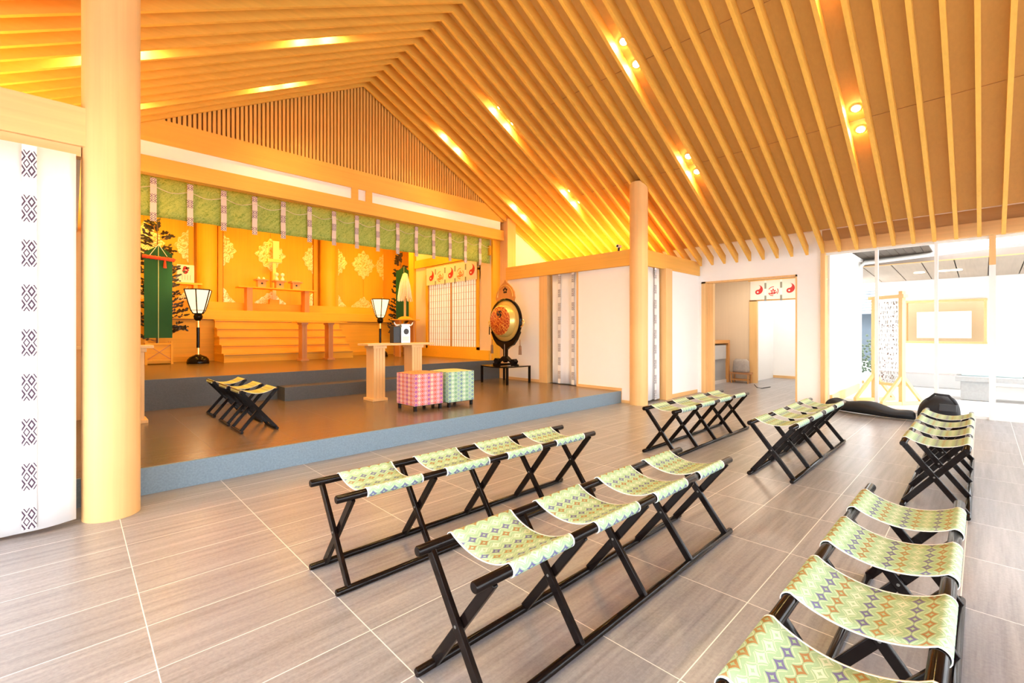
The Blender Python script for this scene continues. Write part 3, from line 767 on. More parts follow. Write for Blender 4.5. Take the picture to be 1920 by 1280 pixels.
# ------------------------------------------------------------------ brocade poufs
def pouf(x, y, side, top, lab):
    r = thing('brocade_stool', lab, 'stool', (x, y, Z1), 0, 'square brocade stools on the platform'); h = .235; z0 = .075; z1 = .52
    m = MB(); c = [(-h, -h), (h, -h), (h, h), (-h, h)]
    for i in range(4):
        a, b = c[i], c[(i+1) % 4]; n = 6
        vs = []; uv = []
        for j in range(n+1):
            t = j/n
            for z in (z0, z1-.01):
                vs.append((a[0]+(b[0]-a[0])*t, a[1]+(b[1]-a[1])*t, z)); uv.append((z, i*2*h + t*2*h))
        m.add(vs, [(2*j, 2*j+2, 2*j+3, 2*j+1) for j in range(n)], uv)
    m.build('side_cloth', side, r)
    n = 8; vs = []; uv = []
    for i in range(n+1):
        for j in range(n+1):
            u = -1+2*i/n; v = -1+2*j/n; vs.append((u*h, v*h, z1-.01+.018*(1-u**4)*(1-v**4))); uv.append((u*h, v*h))
    MB().add(vs, [(i*(n+1)+j, (i+1)*(n+1)+j, (i+1)*(n+1)+j+1, i*(n+1)+j+1) for i in range(n) for j in range(n)], uv, smooth=True).build('cushion_top', top, r)
    MB().box((-h+.01, -h+.01, z0-.01), (h-.01, h-.01, z0+.02)).build('bottom_frame', M['black'], r)
    for sx in (-1, 1):
        for sy in (-1, 1): MB().box((sx*(h-.03)-.018, sy*(h-.03)-.018, 0), (sx*(h-.03)+.018, sy*(h-.03)+.018, z0-.005)).build('leg', M['lacquer'], r)
    return r
pouf(3.585, 5.62, M['brocade_pink'], M['brocade_orange'], 'square pink and purple brocade stool with orange top beside the offering table')
pouf(4.125, 5.58, M['brocade_mint'], M['brocade_yellow'], 'square mint green brocade stool with yellow top beside the pink one')

# ------------------------------------------------------------------ slab-leg tables
def slab_table(name, lab, x0, x1, y, zt, z0, lx, mat, matz, depth=.36, th=.035, lw=.20, grp=None, flute=True):
    cx = (x0+x1)/2; r = thing(name, lab, 'table', (cx, y, z0), 0, grp); h = zt - z0
    MB().box((x0-cx, -depth/2, h-th), (x1-cx, depth/2, h)).build('tabletop', mat, r, bevel=.004)
    for l in lx:
        l -= cx; m = MB().box((l-lw/2-.012, -depth/2+.02, h-th-.05), (l+lw/2+.012, depth/2-.02, h-th)) if False else MB()
        m.box((l-lw/2-.015, -depth/2+.03, h-th-.045), (l+lw/2+.015, depth/2-.03, h-th))
        if flute:
            k = 4
            for i in range(k): m.box((l-lw/2+lw*i/k+.004, -depth/2+.05, .0), (l-lw/2+lw*(i+1)/k-.004, depth/2-.05, h-th-.045))
            m.box((l-lw/2+.010, -depth/2+.058, .002), (l+lw/2-.010, depth/2-.058, h-th-.045))
        else: m.box((l-lw/2, -depth/2+.05, 0), (l+lw/2, depth/2-.05, h-th-.045))
        m.box((l-lw/2-.03, -depth/2+.02, 0), (l+lw/2+.03, depth/2-.02, .04))
        m.build('leg', matz, r, bevel=.003)
    return r
slab_table('offering_table', 'pale wooden table with fluted slab legs behind the brocade stools', 3.28, 4.50, 6.78, 1.125, Z1, (3.50, 4.19), M['wood_x'], M['wood_z'])
slab_table('offering_table', 'pale wooden table with slab legs half hidden behind the thick column', -.45, .70, 7.10, 1.145, Z1, (-.22, .52), M['wood_x'], M['wood_z'])
slab_table('altar_table', 'wooden table with dark red legs standing before the altar stairs', 3.66, 4.84, 11.0, 1.555, Z2, (3.85, 4.46), M['altar_wood'], M['red_wood'], .34, .03, .12)
tt = thing('stage_table', 'long wooden two-legged offering table on the stage before centre doors', 'table', (3.80, 12.62, 1.825))
MB().box((-.93, -.17, .57), (.93, .17, .60)).build('tabletop', M['altar_wood'], tt, bevel=.003)
for x in (-.68, .68): MB().box((x-.06, -.14, 0), (x+.06, .14, .57)).build('leg', M['red_wood'], tt)
# sanbo offering trays
def sanbo(x, y, z, lab):
    r = thing('offering_tray', lab, 'tray', (x, y, z), 0, 'offering trays on the stage table')
    m = MB(); h = .09
    ring = [(.022*cos(2*pi*i/20), .10+.022*sin(2*pi*i/20)) for i in range(20)]
    m.box((-h, -h, 0), (h, h, .17)); m.build('stand', wood('tray_wood', (.78, .42, .15), 'x', .4), r)
    MB().lathe([(.024, 0), (.024, .004)], (0, -h-.003, .10), 18, ax='y').build('keyhole', M['black'], r)
    MB().box((-.14, -.14, .17), (.14, .14, .182)).box((-.14, -.14, .18), (-.132, .14, .205)).box((.132, -.14, .18), (.14, .14, .205)).box((-.14, -.14, .18), (.14, -.132, .205)).box((-.14, .132, .18), (.14, .14, .205)).build('tray', wood('tray_wood_top', (.70, .34, .12), 'x', .4), r)
    return r
sanbo(3.40, 12.60, 2.425, 'wooden offering tray with small dishes, on stage table left of the bottles'.replace('left of', 'next to'))
sanbo(3.82, 12.60, 2.425, 'wooden offering tray carrying two white ceramic bottles on the stage table')
sanbo(4.22, 12.60, 2.425, 'wooden offering tray with a flat yellow offering at the stage table end')
for x, lab in ((3.76, 'white ceramic sake bottle beside the gilt wand pole'), (3.90, 'white ceramic sake bottle toward the flat yellow offering')):
    tag(MB().lathe([(.035, 0), (.045, .03), (.045, .07), (.02, .11), (.018, .135), (.045, .16), (.045, .20), (.015, .225), (.0, .23)], (x, 12.58, 2.608), 20).build('sake_bottle', M['ceramic']), lab, 'bottle', 'white bottles on the tray')
for x, lab in ((3.35, 'small white offering cup on the tray by the gilt pole'), (3.46, 'small white offering cup closer to the bottles')):
    tag(MB().lathe([(.028, 0), (.035, .03), (.03, .06), (.01, .085), (0, .09)], (x, 12.6, 2.608), 16).build('offering_cup', M['ceramic']), lab, 'cup', 'cups on the offering tray')
tag(MB().lathe([(.05, 0), (.13, .03), (.12, .04), (0, .045)], (4.22, 12.6, 2.608), 20).build('offering_dish', plain('yellow_offering', (.90, .68, .18), .5)), 'flat yellow offering dish on the tray at the table end', 'dish')
gh = thing('gilt_wand', 'tall gilt ceremonial wand with paper plate standing before the centre doors', 'wand', (3.80, 12.95, 2.04))
MB().box((-.03, -.02, .12), (.05, .02, 1.62)).build('pole', plain('gilt_pole', (.95, .78, .28), .4), gh)
MB().box((-.12, -.06, 0), (.12, .06, .12)).build('base', M['altar_wood'], gh)
MB().box((-.03, -.035, 1.18), (.12, -.022, 1.66)).build('plate', plain('gilt_paper', (.96, .88, .48), .4), gh)
MB().box((-.16, -.045, 1.10), (.17, .03, 1.18)).build('crossbar', plain('gilt_bar', (.96, .74, .22), .4), gh)
# printed sake box on its small table
bt = thing('side_offering_table', 'small wooden side table on the stage beneath the printed white box', 'table', (1.72, 12.62, 1.825))
MB().box((-.35, -.16, .56), (.42, .16, .60)).build('tabletop', M['altar_wood'], bt); [MB().box((x-.04, -.12, 0), (x+.04, .12, .56)).build('leg', M['altar_wood_z'], bt) for x in (-.25, .3)]
bx = thing('printed_box', 'white box printed with a red and green picture on the small side table', 'box', (1.83, 12.58, 2.425))
MB().box((-.16, -.09, 0), (.16, .09, .40)).build('carton', plain('box_card', (.84, .70, .54), .6), bx, bevel=.004)
pm = MB()
for k in range(7):
    a = k*.9; pm.lathe([(.02+.01*(k % 3), 0), (.02+.01*(k % 3), .004)], (.04*cos(a), -.094, .28+.05*sin(a)), 12, ax='y')
pm.build('printed_flowers', RED, bx)
MB().lathe([(.025, 0), (.025, .004)], (-.03, -.0965, .24), 12, ax='y').lathe([(.02, 0), (.02, .004)], (.05, -.0965, .33), 12, ax='y').build('printed_leaves', M['shrub'], bx)
pm = MB(); [pm.box((-.07+.05*k, -.093, .06), (-.062+.05*k, -.09, .17)) for k in range(4)]; pm.build('printed_lines', TAPE, bx)
for x, lab in ((1.42, 'small white dish of salt beside the printed box'),):
    tag(MB().lathe([(.03, 0), (.06, .03), (.05, .06), (.02, .10), (0, .11)], (x, 12.6, 2.425), 16).build('salt_dish', M['ceramic']), lab, 'dish')

# ------------------------------------------------------------------ floor lanterns
def lantern(x, y, lab):
    r = thing('floor_lantern', lab, 'lantern', (x, y, Z2), 0, 'tall lit lanterns flanking the stairs')
    MB().lathe([(.20, 0), (.205, .03), (.19, .09), (.15, .14), (.07, .175), (.045, .19)], n=12, smooth=True).build('base', M['lacquer'], r)
    MB().lathe([(.030, .33), (.030, .76)], n=16).build('pole', M['lacquer'], r)
    MB().lathe([(.034, .18), (.034, .33)], n=16).build('pole_sleeve', M['gold'], r)
    MB().lathe([(.032, .76), (.032, .91)], n=16).build('pole_sleeve', M['gold'], r)
    MB().lathe([(.04, .90), (.075, .94), (.085, .99), (.07, 1.03), (.05, 1.05)], n=20).build('cup', M['lacquer'], r)
    prof = [(.09, 1.05), (.135, 1.12), (.175, 1.25), (.21, 1.38), (.255, 1.55)]
    MB().lathe([(a-.004, b) for a, b in prof], n=6, smooth=False, rot=.2).build('paper_shade', M['lantern_paper'], r)
    m = MB()
    for k in range(6):
        t = 2*pi*k/6+.2; m.tube([(a*cos(t), a*sin(t), b) for a, b in prof], .0115, 6)
    for a, b, rr in ((prof[0][0], 1.05, .012), (prof[1][0], 1.12, .006), (prof[4][0], 1.55, .012)):
        for k in range(6):
            t = 2*pi*k/6+.2; t2 = 2*pi*(k+1)/6+.2; m.tube([(a*cos(t), a*sin(t), b), (a*cos(t2), a*sin(t2), b)], rr, 6)
    m.build('shade_ribs', M['lacquer'], r)
    ld = bpy.data.lights.new('lantern_bulb', 'POINT'); ld.energy = 12; ld.color = (1, .7, .35); ld.shadow_soft_size = .12
    lo = bpy.data.objects.new('lantern_bulb', ld); COL.objects.link(lo); lo.parent = r; lo.location = (0, 0, 1.72)
lantern(1.90, 11.50, 'tall black and gold lantern with lit paper shade beside the large leafy branch')
lantern(6.02, 11.40, 'tall black and gold lantern with lit paper shade beside the tasselled wand')

# ------------------------------------------------------------------ sacred branches with banners
def branch(x, y, lab, cat, h, zb0, zb1, bw, zoff, seed, stand=True, spread=.42):
    rnd = random.Random(seed); r = thing('leafy_branch', lab, cat, (x, y, Z2))
    m = MB(); m.tube([(0, .03, .25 if stand else .3), (.01, .02, h*.5), (0, 0, h*.97)], [.022, .018, .006], 8)
    lv = MB()
    def leaf(p, d, L):
        d = d.normalized(); s = d.cross(Vector((rnd.uniform(-.3, .3), -1, rnd.uniform(-.3, .3)))).normalized()*L*.27
        n = d.cross(s).normalized()*L*.08
        q = p + d*L
        lv.add([p, p+d*L*.35+s+n, p+d*L*.75+s*.8+n, q, p+d*L*.75-s*.8+n, p+d*L*.35-s+n, p+d*L*.5], [(0,6,2,1),(0,5,4,6),(6,4,3,2)] if False else [(0,1,6),(1,2,6),(2,3,6),(3,4,6),(4,5,6),(5,0,6)], smooth=True)
    for i in range(66):
        z = .45 + (h-.52) * (i/65); k = (z-.5)/(h-.5)
        R = spread*(1 - .72*k**1.3) if k > .25 else spread*(.95+.2*k)
        sg = rnd.choice((-1, 1)); a = (0 if sg > 0 else pi) + rnd.uniform(-.55, .55)
        tip = Vector((R*cos(a)*rnd.uniform(.75, 1.1), R*.4*sin(a), z + R*rnd.uniform(.1, .5)))
        b = Vector((0, .02, z)); m.tube([b, (b+tip)/2 + Vector((0, 0, -.02)), tip], [.006, .005, .003], 5)
        for q in range(11):
            t = .35+.65*q/10; p = b.lerp(tip, t); d = (tip-b).normalized() + Vector((rnd.uniform(-.9, .9), rnd.uniform(-.5, .5), rnd.uniform(-.6, .9)))
            leaf(p, d, rnd.uniform(.055, .085))
    for q in range(16): leaf(Vector((0, 0, h-.25+.25*q/16)), Vector((rnd.uniform(-1, 1), rnd.uniform(-.3, .3), 1)), .09)
    m.build('stem', M['bark'], r); lv.build('foliage', M['leaf'], r)
    # green silk banner hanging in front of the branch
    w = bw/2; yb = -.16
    pts = [(-w, zb0), (w, zb0), (w, zb1-.32), (.0, zb1), (-w, zb1-.32)]
    MB().prism([(-w, zb0), (-.004, zb0), (-.004, zb1-.004), (-w, zb1-.17)], yb-.005, yb+.005, 'xz').prism([(.004, zb0), (w, zb0), (w, zb1-.17), (.004, zb1-.004)], yb-.005, yb+.005, 'xz').build('silk_banner', M['green_silk'], r)
    MB().box((-.006, yb-.008, zb0-.12), (.006, yb+.002, zb1)).build('banner_cord', M['green_line'], r)
    if stand:
        k = MB()
        for i in range(14):
            t = i/13; k.tube([(-w*1.05+w*2.1*t-.02, yb-.02, zb1-.25-.03*t+.016*(i % 2)), (-w*1.05+w*2.1*t+.03, yb-.02, zb1-.25-.03*t-.016*(i % 2))], .036, 8)
        k.build('red_braid', M['red_cord'], r)
        MB().tube([(w*.45, yb-.03, zb1-.27), (w*.45, yb-.03, zb1-.36), (w*.45, yb-.03, zb1-.46)], [.012, .022, .03], 10).build('red_tassel', M['red_cord'], r)
        MB().tube([(0, yb-.012, zb1+.02), (-w*.62, yb-.018, zb1-.22)], .006, 6).tube([(0, yb-.012, zb1+.02), (w*.62, yb-.018, zb1-.22)], .006, 6).build('shoulder_cord', M['hemp'], r)
    return r
branch(1.26, 11.9, 'tall leafy branch with long green silk banner and red braid in a braced stand', 'decorated branch', 2.98, .54, 2.44, .46, 0, 3, True, .50)
branch(6.86, 11.75, 'leafy branch with green silk banner behind the white tasselled wand', 'decorated branch', 2.92, 1.02, 2.55, .50, 0, 5, False, .40)
bs = thing('branch_stand', 'low wooden box stand with crossed braces under the tall leafy branch', 'stand', (1.27, 11.85, Z2))
m = MB()
for sx in (-1, 1):
    for sy in (-1, 1): m.box((sx*.21-.02, sy*.16-.02, 0), (sx*.21+.02, sy*.16+.02, .47))
for z in (.08, .42):
    m.box((-.21, -.175, z-.015), (.21, -.145, z+.015)).box((-.21, .145, z-.015), (.21, .175, z+.015)).box((-.225, -.16, z-.015), (-.195, .16, z+.015)).box((.195, -.16, z-.015), (.225, .16, z+.015))
m.build('frame', M['altar_wood_z'], bs)
MB().bar((-.2, -.165, .09), (.2, -.165, .41), .012, .012).bar((.2, -.172, .09), (-.2, -.172, .41), .012, .012).build('cross_brace', M['red_wood'], bs)
MB().box((-.20, -.14, .02), (.20, .14, .40)).build('inner_panel', M['altar_wood'], bs)
b2 = thing('branch_stand', 'small wooden stand under the branch with the plain green banner', 'stand', (6.86, 11.75, Z2))
m = MB()
for sx in (-1, 1):
    for sy in (-1, 1): m.box((sx*.15-.018, sy*.12-.018, 0), (sx*.15+.018, sy*.12+.018, .40))
m.box((-.17, -.14, .28), (.17, .14, .34)).build('frame', M['red_wood'], b2)

# purification wand on tray stand
wt = thing('tray_stand', 'tall wooden stand with a wide flat tray beside the shoji wall', 'stand', (6.55, 11.0, Z2))
MB().box((-.36, -.17, .985), (.36, .17, 1.01)).build('tray', M['altar_wood'], wt)
for x in (-.22, .22): MB().box((x-.03, -.12, 0), (x+.03, .12, .985)).build('leg', M['red_wood'], wt)
pw = thing('purification_wand', 'wooden wand with a bushy white hemp tassel upright on the tray', 'wand', (6.55, 11.0, Z2+1.01))
MB().lathe([(.20, 0), (.19, .03), (.12, .07), (.05, .085)], n=24).build('base', M['altar_wood'], pw)
MB().lathe([(.024, .08), (.024, 1.25)], n=12).build('pole', M['wood_z'], pw)
m = MB(); rnd = random.Random(9)
for k in range(70):
    a = rnd.uniform(0, 2*pi); R = rnd.uniform(.10, .22); zb = rnd.uniform(.48, .66); z1 = 1.24
    m.tube([(0, 0, z1+.03), (.05*cos(a), .05*sin(a), z1), (R*.65*cos(a), R*.65*sin(a), (z1+zb)/2+.08), (R*cos(a), R*sin(a), zb)], [.012, .016, .016, .010], 5)
m.build('hemp_tassel', M['hemp'], pw)
# silver device on the front offering table
dv = thing('metal_canister', 'silver metal canister with round black opening standing on the offering table', 'canister', (4.02, 6.80, 1.125))
MB().prism([(-.085, 0), (.085, 0), (.085, .255), (.07, .275), (.085, .30), (.085, .315), (-.085, .315), (-.085, .30), (-.07, .275), (-.085, .255)], -.07, .07, 'xz').build('body', M['steel'], dv, bevel=.004)
MB().lathe([(.042, 0), (.048, .006), (.036, .008)], (.01, -.078, .19), 24, ax='y').build('round_port', M['black'], dv)
MB().box((-.06, -.074, .03), (.06, -.07, .11)).build('front_plate', M['whiteplastic'], dv)
for s in (-1, 1): MB().tube([(s*.08, 0, .30), (s*.13, 0, .29), (s*.165, 0, .315), (s*.18, 0, .35)], [.010, .014, .012, .005], 8).build('horn_handle', M['ceramic'], dv)
db = tag(MB().box((3.80, 6.74, 1.125), (3.925, 6.87, 1.40)).build('black_case', M['black'], bevel=.006), 'upright black case beside the silver canister on the offering table', 'case')

# ------------------------------------------------------------------ drum and its table
tb = thing('lacquer_table', 'low black lacquered table with curved top under the drum', 'table', (6.76, 7.20, Z1))
vs = []; n = 12; m = MB(); hx, hy = .35, .42
for i in range(n+1):
    y = -hy + 2*hy*i/n; z = .372 - .014*(1-(y/hy)**2)
    for x in (-hx, hx): vs += [(x, y, z), (x, y, z-.022)]
fs = []
for i in range(n):
    a = 4*i; fs += [(a, a+2, a+6, a+4), (a+1, a+5, a+7, a+3), (a, a+4, a+5, a+1), (a+2, a+3, a+7, a+6)]
fs += [(0, 1, 3, 2), (4*n, 4*n+2, 4*n+3, 4*n+1)]
m.add(vs, fs).build('tabletop', M['lacquer'], tb)
for sx in (-1, 1):
    for sy in (-1, 1): MB().box((sx*(hx-.02)-.02, sy*(hy-.02)-.02, 0), (sx*(hx-.02)+.02, sy*(hy-.02)+.02, .352)).build('leg', M['lacquer'], tb)
dr = thing('shrine_drum', 'round gilt hanging drum in a dark ring frame with flame-shaped crown board', 'drum', (6.76, 7.20, .584))
cz = .965
MB().lathe([(.445, -.03), (.488, -.025), (.488, .025), (.445, .03), (.445, -.03)], (0, 0, cz), 56, ax='x').build('ring_frame', M['lacquer'], dr)
MB().lathe([(.31, -.14), (.325, -.135), (.325, -.10), (.345, -.09), (.355, 0), (.345, .09), (.325, .13), (.30, .14)], (-.03, 0, cz), 48, ax='x').build('drum_body', M['brass'], dr)
MB().lathe([(.34, -.006), (.446, -.004), (.446, .01), (.34, .01), (.34, -.006)], (-.015, 0, cz), 48, ax='x').build('brass_plate', plain('gilt_plate', (.60, .38, .09), .4), dr)
MB().lathe([(0, -.018), (.305, -.012), (.315, 0)], (-.165, 0, cz), 48, ax='x').build('drum_skin', M['drumface'], dr)
m = MB()
for k in range(3):
    a = radians(90+120*k); m.lathe([(.030, 0), (.030, .004)], (-.187, .04*cos(a), cz+.15+.04*sin(a)), 18, ax='x')
    m.tube([(-.186, .055*cos(a), cz+.15+.055*sin(a)), (-.186, .075*cos(a+.7), cz+.15+.075*sin(a+.7)), (-.186, .08*cos(a+1.3), cz+.15+.08*sin(a+1.3))], [.016, .012, .004], 6)
m.build('comma_crest', M['black'], dr)
for k in range(18):
    a = 2*pi*k/18
m = MB()
for k in range(20):
    a = 2*pi*k/20; m.lathe([(.009, 0), (.0, -.01)], (-.175, .30*cos(a), cz+.30*sin(a)), 8, ax='x')
m.build('studs', M['brass'], dr)
# flame-shaped crown board
pts = [(-.26, .40), (-.30, .50), (-.27, .62), (-.20, .72), (-.10, .80), (-.04, .84), (0, .90), (.04, .84), (.10, .80), (.20, .72), (.27, .62), (.30, .50), (.26, .40), (.13, .465), (0, .485), (-.13, .465)]
MB().prism([(a, cz+b) for a, b in pts], -.015, .015, 'yz').build('crown_board', M['drumwood'], dr)
m = MB(); m.tube([(-.018, .24*cos(t), cz+.52+.24*sin(t)*1.05) for t in [pi*i/14 for i in range(15)]], .008, 6)
m.build('crown_rim', M['gold'], dr)
m = MB()
for k in range(5):
    a = radians(90+72*k); m.lathe([(.026, 0), (.0, -.012)], (-.016, .045*cos(a), cz+.66+.045*sin(a)), 10, ax='x')
m.build('crown_crest', M['lacquer'], dr)
# stem and scrolled foot
pts = [(.0, .0), (.40, 0), (.40, .03), (.33, .05), (.37, .10), (.33, .155), (.26, .16), (.20, .13), (.10, .21), (.045, .30), (.05, .34), (.13, .42), (.26, .50), (.33, .62), (.38, .80), (.34, .66), (.22, .555), (.0, .50)]
full = [(a, b) for a, b in pts[1:]] + [(-a, b) for a, b in pts[1:-1][::-1]]
hole = []
MB().prism([(.045, .20), (.05, .34), (.14, .42), (.27, .50), (.34, .62), (.405, .86), (.44, .86), (.47, .80), (.435, .66), (.36, .56), (.28, .52), (.2, .535), (0, .515), (-.2, .535), (-.28, .52), (-.36, .56), (-.435, .66), (-.47, .80), (-.44, .86), (-.405, .86), (-.34, .62), (-.27, .50), (-.14, .42), (-.05, .34), (-.045, .20)][::-1] if False else
           [(.045, .18), (.05, .34), (.14, .40), (.26, .45), (.36, .56), (.45, .72), (.43, .74), (.34, .62), (.22, .53), (0, .49), (-.22, .53), (-.34, .62), (-.43, .74), (-.45, .72), (-.36, .56), (-.26, .45), (-.14, .40), (-.05, .34), (-.045, .18)], -.03, .03, 'yz').build('yoke', M['lacquer'], dr)
foot = [(.045, .20), (.12, .15), (.19, .10), (.22, .14), (.29, .15), (.34, .10), (.31, .05), (.36, .03), (.36, 0), (.22, 0), (.20, .06), (.13, .10), (.06, .11), (0, .06), (-.06, .11), (-.13, .10), (-.20, .06), (-.22, 0), (-.36, 0), (-.36, .03), (-.31, .05), (-.34, .10), (-.29, .15), (-.22, .14), (-.19, .10), (-.12, .15), (-.045, .20)]
MB().prism(foot, -.05, .05, 'yz').box((-.18, -.03, 0), (.18, .03, .05)).build('scroll_foot', M['lacquer'], dr)
MB().box((-.034, -.006, .12), (-.029, .006, .46)).build('inlay_strip', M['steel'], dr)
m = MB()
for s in (-1, 1):
    m.tube([(0, s*.46, cz-.14), (0, s*.53, cz-.10), (0, s*.565, cz-.03), (0, s*.54, cz+.01), (0, s*.51, cz-.02)], .012, 8)
m.build('side_hook', M['gold'], dr)
for s in (-1, 1):
    MB().tube([(0, s*.44, cz-.40), (0, s*.445, cz-.52), (0, s*.445, cz-.54), (0, s*.445, cz-.72)], [.006, .010, .028, .034], 10).build('tassel', plain('brown_tassel', (.22, .12, .07), .7, .4, 40), dr)
MB().tube([(0, .53, cz-.08), (0, .535, cz-.30)], .012, 8).build('drumstick', M['lacquer'], dr)

# ------------------------------------------------------------------ small camera on the beam
cm = thing('security_camera', 'small white camera fixed on the beam beside the round column', 'camera', (7.30, 4.70, 2.90))
MB().tube([(-.05, 0, 0), (.05, 0, 0)], .03, 14).build('body', M['whiteplastic'], cm); MB().tube([(-.055, 0, 0), (-.05, 0, 0)], .022, 14).build('lens', M['black'], cm); MB().box((-.015, -.015, -.09), (.015, .015, -.025)).build('bracket', M['black'], cm)

# ------------------------------------------------------------------ objects in the doorway room
cb = thing('sink_counter', 'grey counter with orange wooden top rail inside the doorway room', 'counter', (11.4, 4.95, 0))
MB().box((-1.3, -.28, .08), (.88, .4, .98)).build('body', M['cabinet'], cb, bevel=.005)
MB().box((-1.3, -.32, .62), (.80, -.28, .97)).build('apron', plain('grey_upper_panel', (.50, .49, .50), .4), cb)
MB().box((-1.35, -.34, 1.02), (1.0, .4, 1.10)).box((.90, -.34, 0), (1.0, .4, 1.02)).build('wooden_frame', wood('counter_wood', (.68, .32, .10), 'x', .4), cb)
MB().box((-1.3, -.30, 0), (.88, .35, .08)).build('plinth', M['pebble'], cb)
wr_ = thing('wire_rack', 'dark little wire rack standing on the wooden counter rail', 'rack', (10.98, 4.70, 1.10))
m = MB(); [m.tube([(x, -.08, 0), (x, -.08, .26), (x, .08, .26), (x, .08, 0)], .008, 6) for x in (-.12, -.04, .04, .12)]; m.tube([(-.12, -.08, .13), (.12, -.08, .13)], .006, 6); m.build('wires', M['black'], wr_)
st_ = thing('low_stool', 'small low wooden stool against the board wall in the doorway room', 'stool', (12.40, 4.33, 0))
MB().box((-.13, -.24, .23), (.13, .24, .27)).build('seat', wood('stool_wood', (.45, .20, .08), 'y', .4), st_)
for sx in (-1, 1):
    for sy in (-1, 1): MB().box((sx*.10-.015, sy*.20-.015, 0), (sx*.10+.015, sy*.20+.015, .23)).build('leg', M['red_wood'], st_)
MB().box((-.11, -.20, .07), (-.09, .20, .10)).box((.09, -.20, .07), (.11, .20, .10)).build('stretcher', M['red_wood'], st_)
m = MB(); n = 16; vs = []; fs = []; rnd = random.Random(4)
for j in range(7):
    z = .275 + .34*j/6; q = 1-.10*(j/6)**3 - (0.25 if j == 6 else 0)
    for k in range(n):
        t = 2*pi*k/n; c_, s_ = cos(t), sin(t); e = .45
        vs.append((.10*q*abs(c_)**e*(1 if c_ > 0 else -1)+rnd.uniform(-.006, .006), .19*q*abs(s_)**e*(1 if s_ > 0 else -1)+rnd.uniform(-.006, .006), z))
for j in range(6):
    for k in range(n): fs.append((j*n+k, j*n+(k+1) % n, (j+1)*n+(k+1) % n, (j+1)*n+k))
fs += [tuple(range(n))[::-1], tuple(range(6*n, 7*n))]
tag(m.add(vs, fs, smooth=True).build('wrapped_bundle', M['greycloth'], loc=(12.40, 4.33, 0)), 'grey cloth-wrapped bundle standing on the low wooden stool', 'bundle')
tag(MB().tube([(12.2, 3.95, .008), (11.6, 3.7, .008), (11.45, 3.55, .008), (11.9, 3.5, .008)], .008, 6).build('floor_cable', M['black']), 'thin bent dark cable lying on the floor in the doorway', 'cable')

# ------------------------------------------------------------------ black bags near the entrance
def blob(name, mat, pts, parent=None, n=14, seed=1, lab=None, cat=None):
    rnd = random.Random(seed); m = MB(); vs = []; fs = []
    for i, (x, y, hw, hh) in enumerate(pts):
        a = pts[max(0, i-1)]; b = pts[min(len(pts)-1, i+1)]; d = Vector((b[0]-a[0], b[1]-a[1])).normalized(); s = Vector((-d.y, d.x))
        for k in range(n):
            t = 2*pi*k/n; u = cos(t)*hw*(1+rnd.uniform(-.06, .06)); v = (sin(t)*.5+.5)
            v = v**.75 * hh * (1+rnd.uniform(-.05, .05)); vs.append((x+s.x*u, y+s.y*u, max(0.003, v)))
    for i in range(len(pts)-1):
        for k in range(n): fs.append((i*n+k, i*n+(k+1) % n, (i+1)*n+(k+1) % n, (i+1)*n+k))
    fs += [tuple(range(n))[::-1], tuple(range((len(pts)-1)*n, len(pts)*n))]
    m.add(vs, fs, smooth=True); o = m.build(name, mat, parent)
    s = o.modifiers.new('sub', 'SUBSURF'); s.levels = 1; s.render_levels = 2
    return o
tag(blob('garment_bag', M['blackcloth'], [(9.35, 1.86, .06, .06), (9.28, 1.76, .14, .24), (9.18, 1.62, .17, .16), (9.10, 1.45, .19, .19), (9.02, 1.25, .20, .24), (8.98, 1.08, .20, .19), (8.95, .92, .18, .12), (8.96, .82, .18, .14), (8.97, .72, .16, .14), (8.97, .685, .10, .09)], seed=3), 'long slack black cloth bag lying on the tiles near the entrance', 'bag')
hb = thing('shoulder_bag', 'bulky black shoulder bag at the end of the slack cloth bag', 'bag', (8.95, .45, 0))
o = blob('body', M['blackcloth'], [(0, .22, .10, .16), (0, .19, .16, .27), (0, .13, .20, .36), (0, .04, .22, .40), (0, -.06, .23, .43), (0, -.14, .21, .39), (0, -.20, .19, .34), (0, -.24, .12, .20)], hb, seed=8)
MB().tube([(-.16, .10, .34), (-.20, .02, .43), (-.19, -.12, .42), (-.15, -.20, .30)], .016, 8).build('handle', M['blackcloth'], hb)
MB().box((-.225, -.20, .20), (-.205, -.02, .30)).build('pocket', M['black'], hb, bevel=.008)

# ------------------------------------------------------------------ outside the entrance
struct(MB().box((9.935, -12, -.06), (60, 1.945, -.005)).box((14.72, 2.3, -.06), (60, 12, -.005)).box((13.11, 1.945, -.06), (60, 2.29, -.005)).box((-30, -40, -.06), (XW-.3, 40, -.03)).box((-30, -40, -.06), (60, -4.3, -.03)).build('ground', M['concrete']))
struct(MB().box((9.94, 1.94, .0), (13.1, 2.015, 2.965)).build('wall_outside', M['offwhite']))
struct(MB().box((9.94, 1.90, .0), (12.6, 1.94, .16)).build('baseboard_outside', M['wood_x']))
sf = MB()
for k in range(10): sf.box((9.95, .72+.13*k, 2.97), (15.4, .72+.13*k+.125, 3.0))
struct(sf.build('ceiling_outside', M['plank_dark']))
tag(MB().tube([(12.78, 1.70, .6), (12.78, 1.92, 2.0), (12.78, 1.92, 2.78), (12.78, 1.84, 2.86), (12.78, .4, 2.93), (12.78, -.3, 2.97)][1:], .045, 12).build('drain_pipe', M['whiteplastic']), 'white drain pipe running under the outside eaves', 'pipe')
ow = thing('opposite_building', 'pale building with a wide serving window and board canopy beyond the glass', 'building', (16.0, 0, 0))
MB().box((0, -9, 0), (.2, -.02, 4.0)).box((0, 1.52, 0), (.2, 1.98, 4.0)).box((0, -.02, 0), (.2, 1.52, 1.06)).box((0, -.02, 2.09), (.2, 1.52, 4.0)).build('wall', M['offwhite'], ow)
